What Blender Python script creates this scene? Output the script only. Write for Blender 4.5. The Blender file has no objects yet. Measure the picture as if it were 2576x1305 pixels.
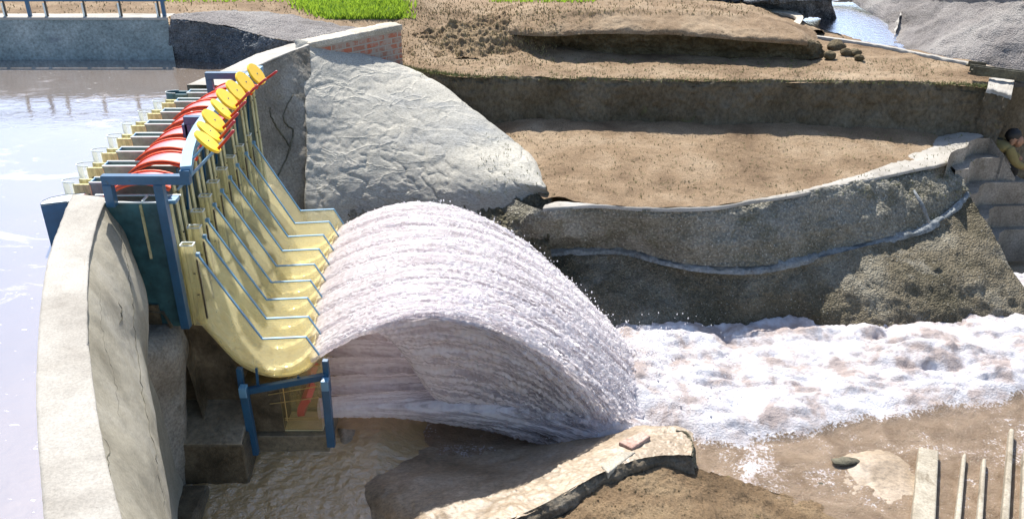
import bpy, math, random
import numpy as np
from mathutils import Vector, Matrix
random.seed(7); rng = np.random.default_rng(7)
PI = math.pi
scene = bpy.context.scene
C = scene.collection

# ------------------------------------------------------------------ camera
PITCH = math.radians(27); CAMZ = 6.0; FP = 2231.0
cd = bpy.data.cameras.new('camera'); cam = bpy.data.objects.new('camera', cd); C.objects.link(cam)
cam.location = (0, 0, CAMZ); cam.rotation_euler = (PI/2-PITCH, 0, 0)
cd.sensor_width = 36; cd.lens = 36*FP/2576; cd.clip_end = 500; cd.clip_start = .05
scene.camera = cam
# ------------------------------------------------------------------ sky and sun
SX, SY, SZ = -.17, .575, .80
elev = math.atan2(SZ, math.hypot(SX, SY)); azim = math.atan2(SX, SY)
w = bpy.data.worlds.new('World'); scene.world = w; w.use_nodes = True
nt = w.node_tree; bg = nt.nodes['Background']
sky = nt.nodes.new('ShaderNodeTexSky'); sky.sky_type = 'NISHITA'; sky.sun_disc = False
sky.sun_elevation = elev; sky.sun_rotation = azim; sky.air_density = 1.0; sky.dust_density = 1.0
nt.links.new(sky.outputs[0], bg.inputs[0]); bg.inputs[1].default_value = 0.115
sl = bpy.data.lights.new('sun', 'SUN'); sl.energy = 4.7; sl.angle = math.radians(.6); sl.color = (1, .95, .87)
so = bpy.data.objects.new('sun', sl); C.objects.link(so)
so.rotation_euler = Vector((SX, SY, SZ)).to_track_quat('Z', 'Y').to_euler()
vs = scene.view_settings; vs.view_transform = 'Standard'; vs.look = 'None'; vs.gamma = 1; vs.exposure = 1.0
scene.render.engine = 'CYCLES'
try:
    scene.cycles.transparent_max_bounces = 32
except Exception: pass

# ------------------------------------------------------------------ numeric helpers
cp, sp = math.cos(PITCH), math.sin(PITCH)
def ray(px, py):
    a = (px-1288)/FP; b = (652.5-py)/FP
    return a, cp+b*sp, -sp+b*cp
def U(px, py, z):
    a, y, wz = ray(px, py); t = (z-CAMZ)/wz
    return np.array((a*t, y*t, z))
def UY(px, py, Y):
    a, y, wz = ray(px, py); t = Y/y
    return np.array((a*t, Y, CAMZ+wz*t))
_perm = rng.random((64, 64, 64))
def vnoise(p):
    p = np.asarray(p, float); i = np.floor(p).astype(int); f = p-i; f = f*f*(3-2*f)
    r = 0
    for dx in (0, 1):
        for dy in (0, 1):
            for dz in (0, 1):
                wgt = (f[..., 0] if dx else 1-f[..., 0])*(f[..., 1] if dy else 1-f[..., 1])*(f[..., 2] if dz else 1-f[..., 2])
                r = r+wgt*_perm[(i[..., 0]+dx) % 64, (i[..., 1]+dy) % 64, (i[..., 2]+dz) % 64]
    return r*2-1
def fbm(p, oct=4):
    p = np.asarray(p, float); r = 0; a = 1; s = 0
    for o in range(oct):
        r = r+a*vnoise(p*(2.03**o)+17.3*o); s += a; a *= .5
    return r/s
def billow(p, oct=3):
    p = np.asarray(p, float); r = 0; a = 1; s = 0
    for o in range(oct):
        r = r+a*np.abs(vnoise(p*(2.1**o)+9.1*o)); s += a; a *= .5
    return r/s

# ------------------------------------------------------------------ object helpers
def tag(o, label=None, cat=None, group=None, kind=None):
    if label: o['label'] = label
    if cat: o['category'] = cat
    if group: o['group'] = group
    if kind: o['kind'] = kind
    return o
def empty(name, loc, label, cat, group=None):
    o = bpy.data.objects.new(name, None); C.objects.link(o); o.location = tuple(float(v) for v in loc)
    o.empty_display_size = .1
    return tag(o, label, cat, group)
def wloc(o):
    l = Vector(o.location)
    return l+wloc(o.parent) if o.parent else l
def mesh(name, V, F, mat, parent=None, smooth=False, attr=None):
    V = np.asarray(V, float).reshape(-1, 3)
    if parent is not None: V = V-np.array(wloc(parent))
    me = bpy.data.meshes.new(name)
    me.from_pydata(V.tolist(), [], [tuple(int(i) for i in f) for f in F]); me.update()
    if smooth: me.polygons.foreach_set('use_smooth', [True]*len(me.polygons))
    if attr:
        for k, v in attr.items():
            a = me.attributes.new(k, 'FLOAT', 'POINT'); a.data.foreach_set('value', np.asarray(v, dtype=np.float32).ravel())
    if mat: me.materials.append(mat)
    o = bpy.data.objects.new(name, me); C.objects.link(o)
    if parent is not None: o.parent = parent
    return o
class MB:
    def __init__(s): s.V = []; s.F = []
    def add(s, V, F):
        n = len(s.V); s.V += [tuple(float(c) for c in v) for v in V]; s.F += [tuple(n+i for i in f) for f in F]; return s
    def box(s, c, d, R=None):
        hx, hy, hz = d[0]/2, d[1]/2, d[2]/2
        V = np.array([(x, y, z) for x in (-hx, hx) for y in (-hy, hy) for z in (-hz, hz)])
        if R is not None: V = V@np.array(R).T
        return s.add(V+np.array(c), [(0, 1, 3, 2), (4, 6, 7, 5), (0, 4, 5, 1), (2, 3, 7, 6), (0, 2, 6, 4), (1, 5, 7, 3)])
    def span(s, x0, x1, y0, y1, z0, z1):
        return s.box(((x0+x1)/2, (y0+y1)/2, (z0+z1)/2), (abs(x1-x0), abs(y1-y0), abs(z1-z0)))
    def bar(s, a, b, wd, ht, up=(0, 0, 1)):
        a = np.array(a, float); b = np.array(b, float); x = b-a; L = np.linalg.norm(x); x = x/L
        up = np.array(up, float); y = np.cross(up, x); ny = np.linalg.norm(y)
        if ny < 1e-4: y = np.array((0, 1., 0))
        else: y = y/ny
        z = np.cross(x, y)
        return s.box((a+b)/2, (L, wd, ht), np.array([x, y, z]).T)
    def tube(s, pts, r, n=10, cap=True):
        pts = [np.array(p, float) for p in pts]; rs = r if hasattr(r, '__len__') else [r]*len(pts)
        V = []; prev = None
        for i, p in enumerate(pts):
            t = pts[min(i+1, len(pts)-1)]-pts[max(i-1, 0)]; t = t/np.linalg.norm(t)
            ref = np.array((0, 0, 1.)) if abs(t[2]) < .9 else np.array((1., 0, 0))
            x = np.cross(ref, t); x /= np.linalg.norm(x); y = np.cross(t, x)
            for k in range(n):
                a = 2*PI*k/n; V.append(p+rs[i]*(math.cos(a)*x+math.sin(a)*y))
        F = []
        for i in range(len(pts)-1):
            for k in range(n): F.append((i*n+k, i*n+(k+1) % n, (i+1)*n+(k+1) % n, (i+1)*n+k))
        if cap: F += [tuple(range(n-1, -1, -1)), tuple((len(pts)-1)*n+k for k in range(n))]
        return s.add(V, F)
    def prism(s, poly, z0, z1):
        n = len(poly); V = [(p[0], p[1], z0) for p in poly]+[(p[0], p[1], z1) for p in poly]
        return s.add(V, [tuple(range(n-1, -1, -1)), tuple(range(n, 2*n))]+[(i, (i+1) % n, n+(i+1) % n, n+i) for i in range(n)])
    def plateY(s, poly, y0, y1):      # polygon in xz, thickness in y
        n = len(poly); V = [(p[0], y0, p[1]) for p in poly]+[(p[0], y1, p[1]) for p in poly]
        return s.add(V, [tuple(range(n)), tuple(range(2*n-1, n-1, -1))]+[(i, n+i, n+(i+1) % n, (i+1) % n) for i in range(n)])
    def build(s, name, mat, parent=None, smooth=False, bevel=0):
        o = mesh(name, s.V, s.F, mat, parent, smooth)
        if bevel:
            m = o.modifiers.new('bevel', 'BEVEL'); m.width = bevel; m.segments = 2; m.limit_method = 'ANGLE'
        return o
def cr(P, n):
    P = np.asarray(P, float); m = len(P)
    u = np.linspace(0, m-1, n); i = np.clip(np.floor(u).astype(int), 0, m-2); f = (u-i)[:, None]
    p0 = P[np.clip(i-1, 0, m-1)]; p1 = P[i]; p2 = P[i+1]; p3 = P[np.clip(i+2, 0, m-1)]
    # cap end tangents
    return .5*((2*p1)+(-p0+p2)*f+(2*p0-5*p1+4*p2-p3)*f**2+(-p0+3*p1-3*p2+p3)*f**3)
def gridnormals(G):
    du = np.gradient(G, axis=1); dv = np.gradient(G, axis=0)
    n = np.cross(du, dv); n /= (np.linalg.norm(n, axis=2, keepdims=True)+1e-9)
    return n
def gridfaces(nv, nu, wrap=False):
    i = np.arange(nv-1)[:, None]*nu; j = np.arange(nu-1)[None]
    a = (i+j).ravel()
    return np.stack([a, a+1, a+nu+1, a+nu], 1)
def loft(name, rows, nu, nv, mat, disp=(), parent=None, smoothv=False, attr=None, fade=0, fn=None):
    """rows = polylines (far/upper first); nv = samples per gap (int or list)"""
    R = [cr(r, nu) for r in rows]
    if isinstance(nv, int): nv = [nv]*(len(rows)-1)
    if smoothv:
        G = cr(np.stack(R), sum(nv)+1)if False else None
        A = np.stack(R); out = []
        m = len(R); tot = sum(nv)+1; u = np.concatenate([np.linspace(i, i+1, nv[i], endpoint=False) for i in range(m-1)]+[[m-1]])
        i = np.clip(np.floor(u).astype(int), 0, m-2); f = (u-i)[:, None, None]
        p0 = A[np.clip(i-1, 0, m-1)]; p1 = A[i]; p2 = A[i+1]; p3 = A[np.clip(i+2, 0, m-1)]
        G = .5*((2*p1)+(-p0+p2)*f+(2*p0-5*p1+4*p2-p3)*f**2+(-p0+3*p1-3*p2+p3)*f**3)
    else:
        out = []
        for i in range(len(R)-1):
            for f in np.linspace(0, 1, nv[i], endpoint=False): out.append(R[i]*(1-f)+R[i+1]*f)
        out.append(R[-1]); G = np.stack(out)
    N = gridnormals(G); D = 0
    for (sc, am, *k) in disp:
        kind = k[0] if k else 'f'
        sc = np.array(sc if hasattr(sc, '__len__') else (sc, sc, sc), float)
        D = D+am*(billow(G*sc) if kind == 'b' else fbm(G*sc, 4))
    if len(disp):
        G = G+N*np.asarray(D)[..., None]
    if fn is not None: G = fn(G)
    nvv, nuu = G.shape[:2]
    return mesh(name, G, gridfaces(nvv, nuu), mat, parent, True, attr)
def hfield(name, x0, x1, y0, y1, st, fn, mat, keep=None, attrf=None):
    xs = np.arange(x0, x1+st, st); ys = np.arange(y0, y1+st, st)
    X, Y = np.meshgrid(xs, ys); Z = fn(X, Y); V = np.stack([X, Y, Z], -1)
    F = gridfaces(len(ys), len(xs))
    if keep is not None:
        K = keep(X, Y).ravel(); F = F[K[F].all(1)]
        used = np.unique(F); mp = -np.ones(V.reshape(-1, 3).shape[0], int); mp[used] = np.arange(len(used)); F = mp[F]
        Vv = V.reshape(-1, 3)[used]; at = {k: v.ravel()[used] for k, v in attrf(X, Y, Z).items()} if attrf else None
        return mesh(name, Vv, F, mat, None, True, at)
    return mesh(name, V, F, mat, None, True, attrf(X, Y, Z) if attrf else None)

# ------------------------------------------------------------------ materials
def nodes(name):
    m = bpy.data.materials.new(name); m.use_nodes = True; t = m.node_tree
    return m, t, t.nodes['Principled BSDF'], t.nodes.new, t.links.new
def setv(n, k, v):
    if k in n.inputs: n.inputs[k].default_value = v
def ramp(t, fac, stops):
    r = t.nodes.new('ShaderNodeValToRGB'); e = r.color_ramp.elements
    while len(e) < len(stops): e.new(.5)
    for el, (p, c) in zip(e, stops):
        el.position = p; el.color = (*c, 1) if len(c) == 3 else c
    t.links.new(fac, r.inputs[0]); return r.outputs[0]
def noise(t, vec, scale, detail=8, rough=.6, dist=0):
    n = t.nodes.new('ShaderNodeTexNoise'); n.inputs['Scale'].default_value = scale; n.inputs['Detail'].default_value = detail
    n.inputs['Roughness'].default_value = rough; n.inputs['Distortion'].default_value = dist
    t.links.new(vec, n.inputs['Vector']); return n.outputs['Fac']
def mixc(t, fac, a, b, mode='MIX'):
    m = t.nodes.new('ShaderNodeMix'); m.data_type = 'RGBA'; m.blend_type = mode
    for s, v in ((m.inputs[0], fac), (m.inputs[6], a), (m.inputs[7], b)):
        if hasattr(v, 'is_output') or isinstance(v, bpy.types.NodeSocket): t.links.new(v, s)
        elif isinstance(v, tuple): s.default_value = (*v, 1)
        else: s.default_value = v
    return m.outputs[2]
def rock(name, cols, scale=1.5, rough=.9, speck=None, bump=.5, bscale=40, stretch=(1, 1, 1), spots=None, stain=None, spec=.25, vor=0, bdist=.02, ridge=0, fc=.75):
    m, t, p, N, L = nodes(name)
    tc = N('ShaderNodeTexCoord'); mp = N('ShaderNodeMapping'); mp.inputs['Scale'].default_value = stretch; L(tc.outputs['Object'], mp.inputs[0]); v = mp.outputs[0]
    n1 = noise(t, v, scale, 10, .62, .3); k = len(cols)
    col = ramp(t, n1, [(.3+.4*i/(k-1), c) for i, c in enumerate(cols)])
    n2 = noise(t, v, bscale, 6, .7)
    col = mixc(t, fc, col, ramp(t, n2, [(.28, (.35, .34, .33)), (.5, (1, 1, 1)), (.72, (1.6, 1.6, 1.6))]), 'MULTIPLY')
    if stain:
        n4 = noise(t, v, stain[1], 7, .65, .6); col = mixc(t, ramp(t, n4, [(stain[2], (0, 0, 0)), (stain[2]+.09, (stain[3],)*3)]), col, stain[0])
    if speck:
        n3 = noise(t, v, speck[1], 3, .6); col = mixc(t, ramp(t, n3, [(speck[2], (0, 0, 0)), (speck[2]+.05, (1, 1, 1))]), col, speck[0])
    L(col, p.inputs['Base Color']); setv(p, 'Roughness', rough); setv(p, 'Specular IOR Level', spec)
    b = N('ShaderNodeBump'); b.inputs['Strength'].default_value = bump; b.inputs['Distance'].default_value = bdist
    h = n2
    if ridge:
        rn = noise(t, v, ridge, 4, .5, .8); a1 = N('ShaderNodeMath'); a1.operation = 'SUBTRACT'; L(rn, a1.inputs[0]); a1.inputs[1].default_value = .5
        a2 = N('ShaderNodeMath'); a2.operation = 'ABSOLUTE'; L(a1.outputs[0], a2.inputs[0])
        rg = ramp(t, a2.outputs[0], [(0, (1, 1, 1)), (.03, (.3, .3, .3)), (.10, (0, 0, 0))])
        big = ramp(t, noise(t, v, .9, 3, .5, .5), [(.42, (.1, .1, .1)), (.6, (1, 1, 1))]); rg = mixc(t, 1.0, rg, big, 'MULTIPLY'); a3 = N('ShaderNodeMath'); a3.operation = 'MULTIPLY_ADD'; L(n2, a3.inputs[0]); a3.inputs[1].default_value = .45; L(rg, a3.inputs[2]); h = a3.outputs[0]
        L(mixc(t, .2, col, mixc(t, rg, (.8, .8, .8), (1.35, 1.35, 1.33)), 'MULTIPLY'), p.inputs['Base Color'])
    if vor:
        vo = N('ShaderNodeTexVoronoi'); vo.inputs['Scale'].default_value = vor; L(v, vo.inputs['Vector'])
        ma = N('ShaderNodeMath'); ma.operation = 'SUBTRACT'; L(n2, ma.inputs[0]); L(vo.outputs['Distance'], ma.inputs[1]); h = ma.outputs[0]
        col2 = mixc(t, .5, col, ramp(t, vo.outputs['Distance'], [(.0, (1.35, 1.35, 1.35)), (.6, (.5, .5, .5))]), 'MULTIPLY'); L(col2, p.inputs['Base Color'])
    L(h, b.inputs['Height']); L(b.outputs[0], p.inputs['Normal'])
    return m
def paint(name, c, rough=.35, var=.12, wear=None, metal=0, coat=0, spec=.5):
    m, t, p, N, L = nodes(name); setv(p, 'Specular IOR Level', spec); setv(p, 'Coat Roughness', .25)
    tc = N('ShaderNodeTexCoord'); n1 = noise(t, tc.outputs['Object'], 9, 6, .6)
    col = ramp(t, n1, [(.3, tuple(x*(1-var) for x in c)), (.7, tuple(min(1, x*(1+var)) for x in c))])
    if wear:
        n2 = noise(t, tc.outputs['Object'], 26, 6, .7); col = mixc(t, ramp(t, n2, [(.6, (0, 0, 0)), (.68, (.8, .8, .8))]), col, wear)
    L(col, p.inputs['Base Color']); setv(p, 'Roughness', rough); setv(p, 'Metallic', metal); setv(p, 'Coat Weight', coat)
    b = N('ShaderNodeBump'); b.inputs['Strength'].default_value = .08; b.inputs['Distance'].default_value = .005
    L(noise(t, tc.outputs['Object'], 60, 3), b.inputs['Height']); L(b.outputs[0], p.inputs['Normal'])
    return m
M = {}
M['concrete'] = rock('weathered_concrete', [(.30, .27, .22), (.42, .38, .31), (.47, .44, .38)], 2.2, .85, bump=.35, bscale=55, stain=((.24, .21, .15), 3.0, .62, .5), speck=((.12, .1, .07), 26, .72))
M['crest'] = rock('crest_concrete', [(.25, .23, .20), (.34, .32, .285), (.40, .38, .35)], 1.8, .85, bump=.3, bscale=70, stain=((.52, .50, .47), 4, .66, .6), speck=((.15, .12, .08), 30, .74), fc=.35)
M['face'] = rock('dam_face_render', [(.20, .18, .135), (.31, .285, .225), (.38, .355, .30)], 1.5, .8, bump=.2, bscale=60, stretch=(1.2, 1, .7), stain=((.20, .18, .14), 2.2, .58, .6), fc=.35)
M['greyface'] = rock('abutment_concrete', [(.11, .095, .075), (.21, .19, .155), (.30, .285, .25)], 1.4, .85, bump=.4, bscale=40, stain=((.10, .085, .06), 2.4, .56, .75))
M['cone'] = rock('trowelled_mortar', [(.24, .245, .24), (.36, .345, .30), (.43, .405, .35)], 1.0, .85, bump=.45, bscale=50, bdist=.025, ridge=2.6, stretch=(.6, 1, 2.2), stain=((.26, .2, .13), 2.2, .69, .7))
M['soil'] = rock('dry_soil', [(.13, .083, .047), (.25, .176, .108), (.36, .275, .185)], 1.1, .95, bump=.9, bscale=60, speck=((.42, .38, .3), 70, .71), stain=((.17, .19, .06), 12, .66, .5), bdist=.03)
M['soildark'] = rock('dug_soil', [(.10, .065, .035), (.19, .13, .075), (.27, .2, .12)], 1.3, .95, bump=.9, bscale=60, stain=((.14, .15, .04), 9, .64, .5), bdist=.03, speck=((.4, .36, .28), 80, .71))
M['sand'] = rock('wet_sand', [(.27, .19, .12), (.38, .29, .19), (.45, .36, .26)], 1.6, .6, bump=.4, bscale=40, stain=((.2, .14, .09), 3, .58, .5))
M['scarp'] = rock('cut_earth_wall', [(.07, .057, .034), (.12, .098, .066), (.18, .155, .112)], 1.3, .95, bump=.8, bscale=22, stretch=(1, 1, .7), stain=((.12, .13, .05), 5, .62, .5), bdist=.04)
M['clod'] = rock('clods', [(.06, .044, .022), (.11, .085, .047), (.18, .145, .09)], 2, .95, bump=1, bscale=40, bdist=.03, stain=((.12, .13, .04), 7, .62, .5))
M['cliff_up'] = rock('gravelly_rock', [(.12, .11, .075), (.24, .225, .18), (.36, .345, .30)], 1.1, .9, bump=.8, bscale=30, speck=((.58, .56, .50), 55, .625), stain=((.13, .12, .07), 2.0, .56, .7), vor=30, bdist=.03)
M['cliff_lo'] = rock('damp_rock', [(.08, .07, .042), (.165, .14, .095), (.28, .26, .205)], 1.0, .85, bump=.8, bscale=26, speck=((.52, .50, .44), 52, .645), stain=((.30, .28, .23), 1.6, .58, .6), vor=42, bdist=.03)
M['roughband'] = rock('stony_rubble', [(.11, .10, .06), (.18, .165, .11), (.26, .24, .18)], 2.5, .95, bump=1, bscale=26, vor=24, bdist=.05, speck=((.42, .4, .34), 40, .7))
M['ledge'] = rock('ledge_concrete', [(.13, .14, .14), (.2, .215, .22), (.28, .30, .31)], 3, .9, bump=.9, bscale=30)
M['gravel'] = rock('blue_grey_gravel', [(.10, .12, .14), (.20, .22, .24), (.34, .36, .38)], 3, .85, bump=1, bscale=60, vor=38, bdist=.05, speck=((.5, .52, .54), 50, .64))
M['bank'] = rock('pale_gravel_bank', [(.17, .155, .145), (.26, .24, .23), (.36, .34, .32)], 1.2, .9, bump=.8, bscale=60, vor=45, bdist=.03)
M['reswall'] = rock('pool_wall_render', [(.13, .17, .18), (.20, .245, .25), (.28, .32, .32)], 1.4, .8, bump=.25, bscale=30, stain=((.13, .15, .18), 1.8, .6, .6))
M['step'] = rock('step_concrete', [(.30, .27, .22), (.38, .35, .30), (.44, .41, .36)], 2.4, .85, bump=.25, bscale=40, stain=((.2, .18, .13), 3, .62, .5))
M['stepdark'] = rock('shaded_step_concrete', [(.15, .13, .105), (.23, .205, .17), (.30, .275, .24)], 2.2, .85, bump=.25, bscale=40, stain=((.12, .1, .07), 3, .6, .6))  # darker copy of the step concrete, with the backlit risers' shade in its colour
M['wet'] = rock('wet_concrete', [(.12, .095, .06), (.20, .165, .11), (.30, .25, .18)], 2, .28, bump=.45, bscale=22, spec=.7, bdist=.02)
M['apron'] = rock('wet_apron', [(.16, .12, .08), (.27, .21, .145), (.35, .285, .215)], 1.6, .5, bump=.16, bscale=26, spec=.5, stain=((.22, .16, .10), 2.4, .58, .6), stretch=(1, 1.6, 1))
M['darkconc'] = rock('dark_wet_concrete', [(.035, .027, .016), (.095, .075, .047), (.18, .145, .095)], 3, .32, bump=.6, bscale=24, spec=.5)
M['darkrock'] = rock('dark_stone', [(.04, .035, .02), (.09, .08, .05), (.15, .14, .09)], 5, .7, bump=.9, bscale=25, spec=.5)
M['blue'] = paint('blue_enamel', (.018, .085, .17), .33, .15, (.03, .05, .07), spec=.6)
M['bluepale'] = paint('pale_blue_enamel', (.10, .26, .42), .38, .15, (.2, .32, .4), spec=1)
M['teal'] = paint('teal_steel', (.035, .10, .115), .35, .4, (.04, .055, .05))
M['steel'] = paint('grey_green_steel', (.20, .25, .22), .4, .3, (.34, .33, .22))
M['rim'] = paint('pale_metal_edge', (.62, .68, .66), .4, .1)
M['red'] = paint('red_enamel', (.68, .05, .06), .5, .1, spec=1, coat=1); setv(M['red'].node_tree.nodes['Principled BSDF'], 'Coat Roughness', .3)
M['redorange'] = paint('orange_red_edge', (.80, .09, .015), .4, .12)
M['rod'] = paint('dark_red_enamel', (.42, .018, .02), .35, .1, coat=.3)
M['yellow'] = paint('yellow_enamel', (.80, .50, .01), .4, .05, (.70, .46, .10))
M['timber'] = rock('yellowed_timber', [(.40, .33, .12), (.58, .50, .24), (.66, .6, .36)], 6, .7, bump=.2, bscale=40, stretch=(1, 1, .2))
M['strip'] = rock('stained_strip', [(.28, .27, .15), (.44, .41, .22), (.54, .50, .31)], 5, .6, bump=.2, stretch=(1, 1, .3))
M['bolt'] = paint('dark_bolt', (.05, .04, .03), .5, .1)
M['brass'] = paint('brass_rod', (.6, .45, .2), .35, .1, metal=.6)
def acrylic(name, tint, body, fac, rough=.05):
    m, t, p, N, L = nodes(name)
    tr = N('ShaderNodeBsdfTransparent'); tr.inputs[0].default_value = (*tint, 1)
    tc = N('ShaderNodeTexCoord'); mp = N('ShaderNodeMapping'); mp.inputs['Scale'].default_value = (1, 1, .6); L(tc.outputs['Object'], mp.inputs[0])
    n = noise(t, mp.outputs[0], 7, 6, .6, .4)
    L(ramp(t, n, [(.3, tuple(x*.72 for x in body)), (.7, tuple(min(1, x*1.2) for x in body))]), p.inputs['Base Color']); setv(p, 'Roughness', rough); setv(p, 'Specular IOR Level', .6)
    tl = N('ShaderNodeBsdfTranslucent'); tl.inputs[0].default_value = (*body, 1); pm = N('ShaderNodeMixShader'); pm.inputs[0].default_value = .38; L(p.outputs[0], pm.inputs[1]); L(tl.outputs[0], pm.inputs[2])
    mx = N('ShaderNodeMixShader'); fr = N('ShaderNodeFresnel'); fr.inputs[0].default_value = 1.45
    ma = N('ShaderNodeMath'); ma.operation = 'MULTIPLY_ADD'; L(n, ma.inputs[0]); ma.inputs[1].default_value = fac*.9; ma.inputs[2].default_value = fac*.55
    ad = N('ShaderNodeMath'); ad.operation = 'ADD'; ad.use_clamp = True; L(ma.outputs[0], ad.inputs[0]); L(fr.outputs[0], ad.inputs[1])
    L(ad.outputs[0], mx.inputs[0]); L(tr.outputs[0], mx.inputs[1]); L(pm.outputs[0], mx.inputs[2]); L(mx.outputs[0], t.nodes['Material Output'].inputs[0])
    return m
M['clearer'] = acrylic('clean_acrylic', (.98, .97, .9), (.6, .55, .4), .05)
M['clear'] = acrylic('clear_acrylic', (.97, .98, .96), (.62, .64, .56), .20)
M['stained'] = acrylic('stained_acrylic', (.995, .985, .91), (.92, .85, .60), .20)
def mud_water(name, base, ior=1.5, rough=.03, bumpS=.05, scale=6, glossy=.35, foam=True):
    m, t, p, N, L = nodes(name)
    tc = N('ShaderNodeTexCoord'); v = tc.outputs['Object']
    col = ramp(t, noise(t, v, .9, 6, .6, .5), [(.3, tuple(c*.85 for c in base)), (.7, tuple(c*1.15 for c in base))])
    if foam:
        mp = N('ShaderNodeMapping'); mp.inputs['Scale'].default_value = (.8, 2.0, 1); L(v, mp.inputs[0])
        a = ramp(t, noise(t, mp.outputs[0], 1.1, 8, .7, 1.0), [(.58, (0, 0, 0)), (.64, (.6, .6, .6))])
        s = ramp(t, noise(t, mp.outputs[0], 16, 4, .6), [(.69, (0, 0, 0)), (.72, (1, 1, 1))])
        col = mixc(t, a, col, (.66, .60, .60)); col = mixc(t, s, col, (.8, .77, .72))
    L(col, p.inputs['Base Color']); setv(p, 'Roughness', .5); setv(p, 'Specular IOR Level', .2)
    g = N('ShaderNodeBsdfGlossy'); g.inputs['Roughness'].default_value = rough; g.inputs[0].default_value = (.95, .95, 1, 1)
    b = N('ShaderNodeBump'); b.inputs['Strength'].default_value = bumpS; b.inputs['Distance'].default_value = .05
    mp2 = N('ShaderNodeMapping'); mp2.inputs['Scale'].default_value = (1, 1.5, 1); L(v, mp2.inputs[0])
    L(noise(t, mp2.outputs[0], scale, 5, .55, .4), b.inputs['Height']); L(b.outputs[0], g.inputs['Normal']); L(b.outputs[0], p.inputs['Normal'])
    fr = N('ShaderNodeFresnel'); fr.inputs[0].default_value = ior; ad = N('ShaderNodeMath'); ad.operation = 'ADD'; ad.use_clamp = True
    L(fr.outputs[0], ad.inputs[0]); ad.inputs[1].default_value = glossy
    mx = N('ShaderNodeMixShader'); L(ad.outputs[0], mx.inputs[0]); L(p.outputs[0], mx.inputs[1]); L(g.outputs[0], mx.inputs[2]); L(mx.outputs[0], t.nodes['Material Output'].inputs[0])
    return m
M['reservoir'] = mud_water('muddy_still_water', (.19, .14, .10), 1.4, .03, .06, 6, .36)
M['river'] = mud_water('muddy_river_water', (.40, .29, .22), 1.3, .2, .5, 9, .10)
M['flow'] = mud_water('shallow_running_water', (.42, .285, .13), 1.5, .08, .6, 12, .10, False)
def white_water(name, c_lo, c_hi, useattr=None, rough=.3, sc=8, bump=.6, trans=.25, bs=45):
    m, t, p, N, L = nodes(name)
    tc = N('ShaderNodeTexCoord'); v = tc.outputs['Object']
    n = noise(t, v, sc, 8, .65, .3)
    col = ramp(t, n, [(.41, c_lo), (.54, tuple((a+2*b)/3 for a, b in zip(c_lo, c_hi))), (.7, c_hi)])
    if useattr:
        at = N('ShaderNodeAttribute'); at.attribute_name = useattr
        n5 = noise(t, v, 3.2, 6, .6, .8)
        ma = N('ShaderNodeMath'); ma.operation = 'MULTIPLY_ADD'; L(n5, ma.inputs[0]); ma.inputs[1].default_value = .7; L(at.outputs['Fac'], ma.inputs[2])
        m7 = N('ShaderNodeMath'); m7.operation = 'MULTIPLY_ADD'; L(noise(t, v, 38, 3, .6), m7.inputs[0]); m7.inputs[1].default_value = .74; L(ma.outputs[0], m7.inputs[2])
        f = ramp(t, m7.outputs[0], [(0, (0, 0, 0)), (.5, (0, 0, 0)), (1, (1, 1, 1))]); f.node.color_ramp.elements[1].position = .86; f.node.color_ramp.elements[2].position = 1.0
        col = mixc(t, f, ramp(t, n5, [(.35, (.20, .14, .09)), (.65, (.33, .245, .17))]), col)
        L(ramp(t, f, [(0, (.12,)*3), (1, (.5,)*3)]), p.inputs['Roughness'])
    else: setv(p, 'Roughness', rough)
    L(col, p.inputs['Base Color']); setv(p, 'Specular IOR Level', .5)
    b = N('ShaderNodeBump'); b.inputs['Strength'].default_value = bump; b.inputs['Distance'].default_value = .03
    L(noise(t, v, bs, 5, .7), b.inputs['Height']); L(b.outputs[0], p.inputs['Normal'])
    tl = N('ShaderNodeBsdfTranslucent'); L(col, tl.inputs[0]); L(b.outputs[0], tl.inputs['Normal'])
    mx = N('ShaderNodeMixShader'); mx.inputs[0].default_value = trans
    L(p.outputs[0], mx.inputs[1]); L(tl.outputs[0], mx.inputs[2]); L(mx.outputs[0], t.nodes['Material Output'].inputs[0])
    return m
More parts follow.
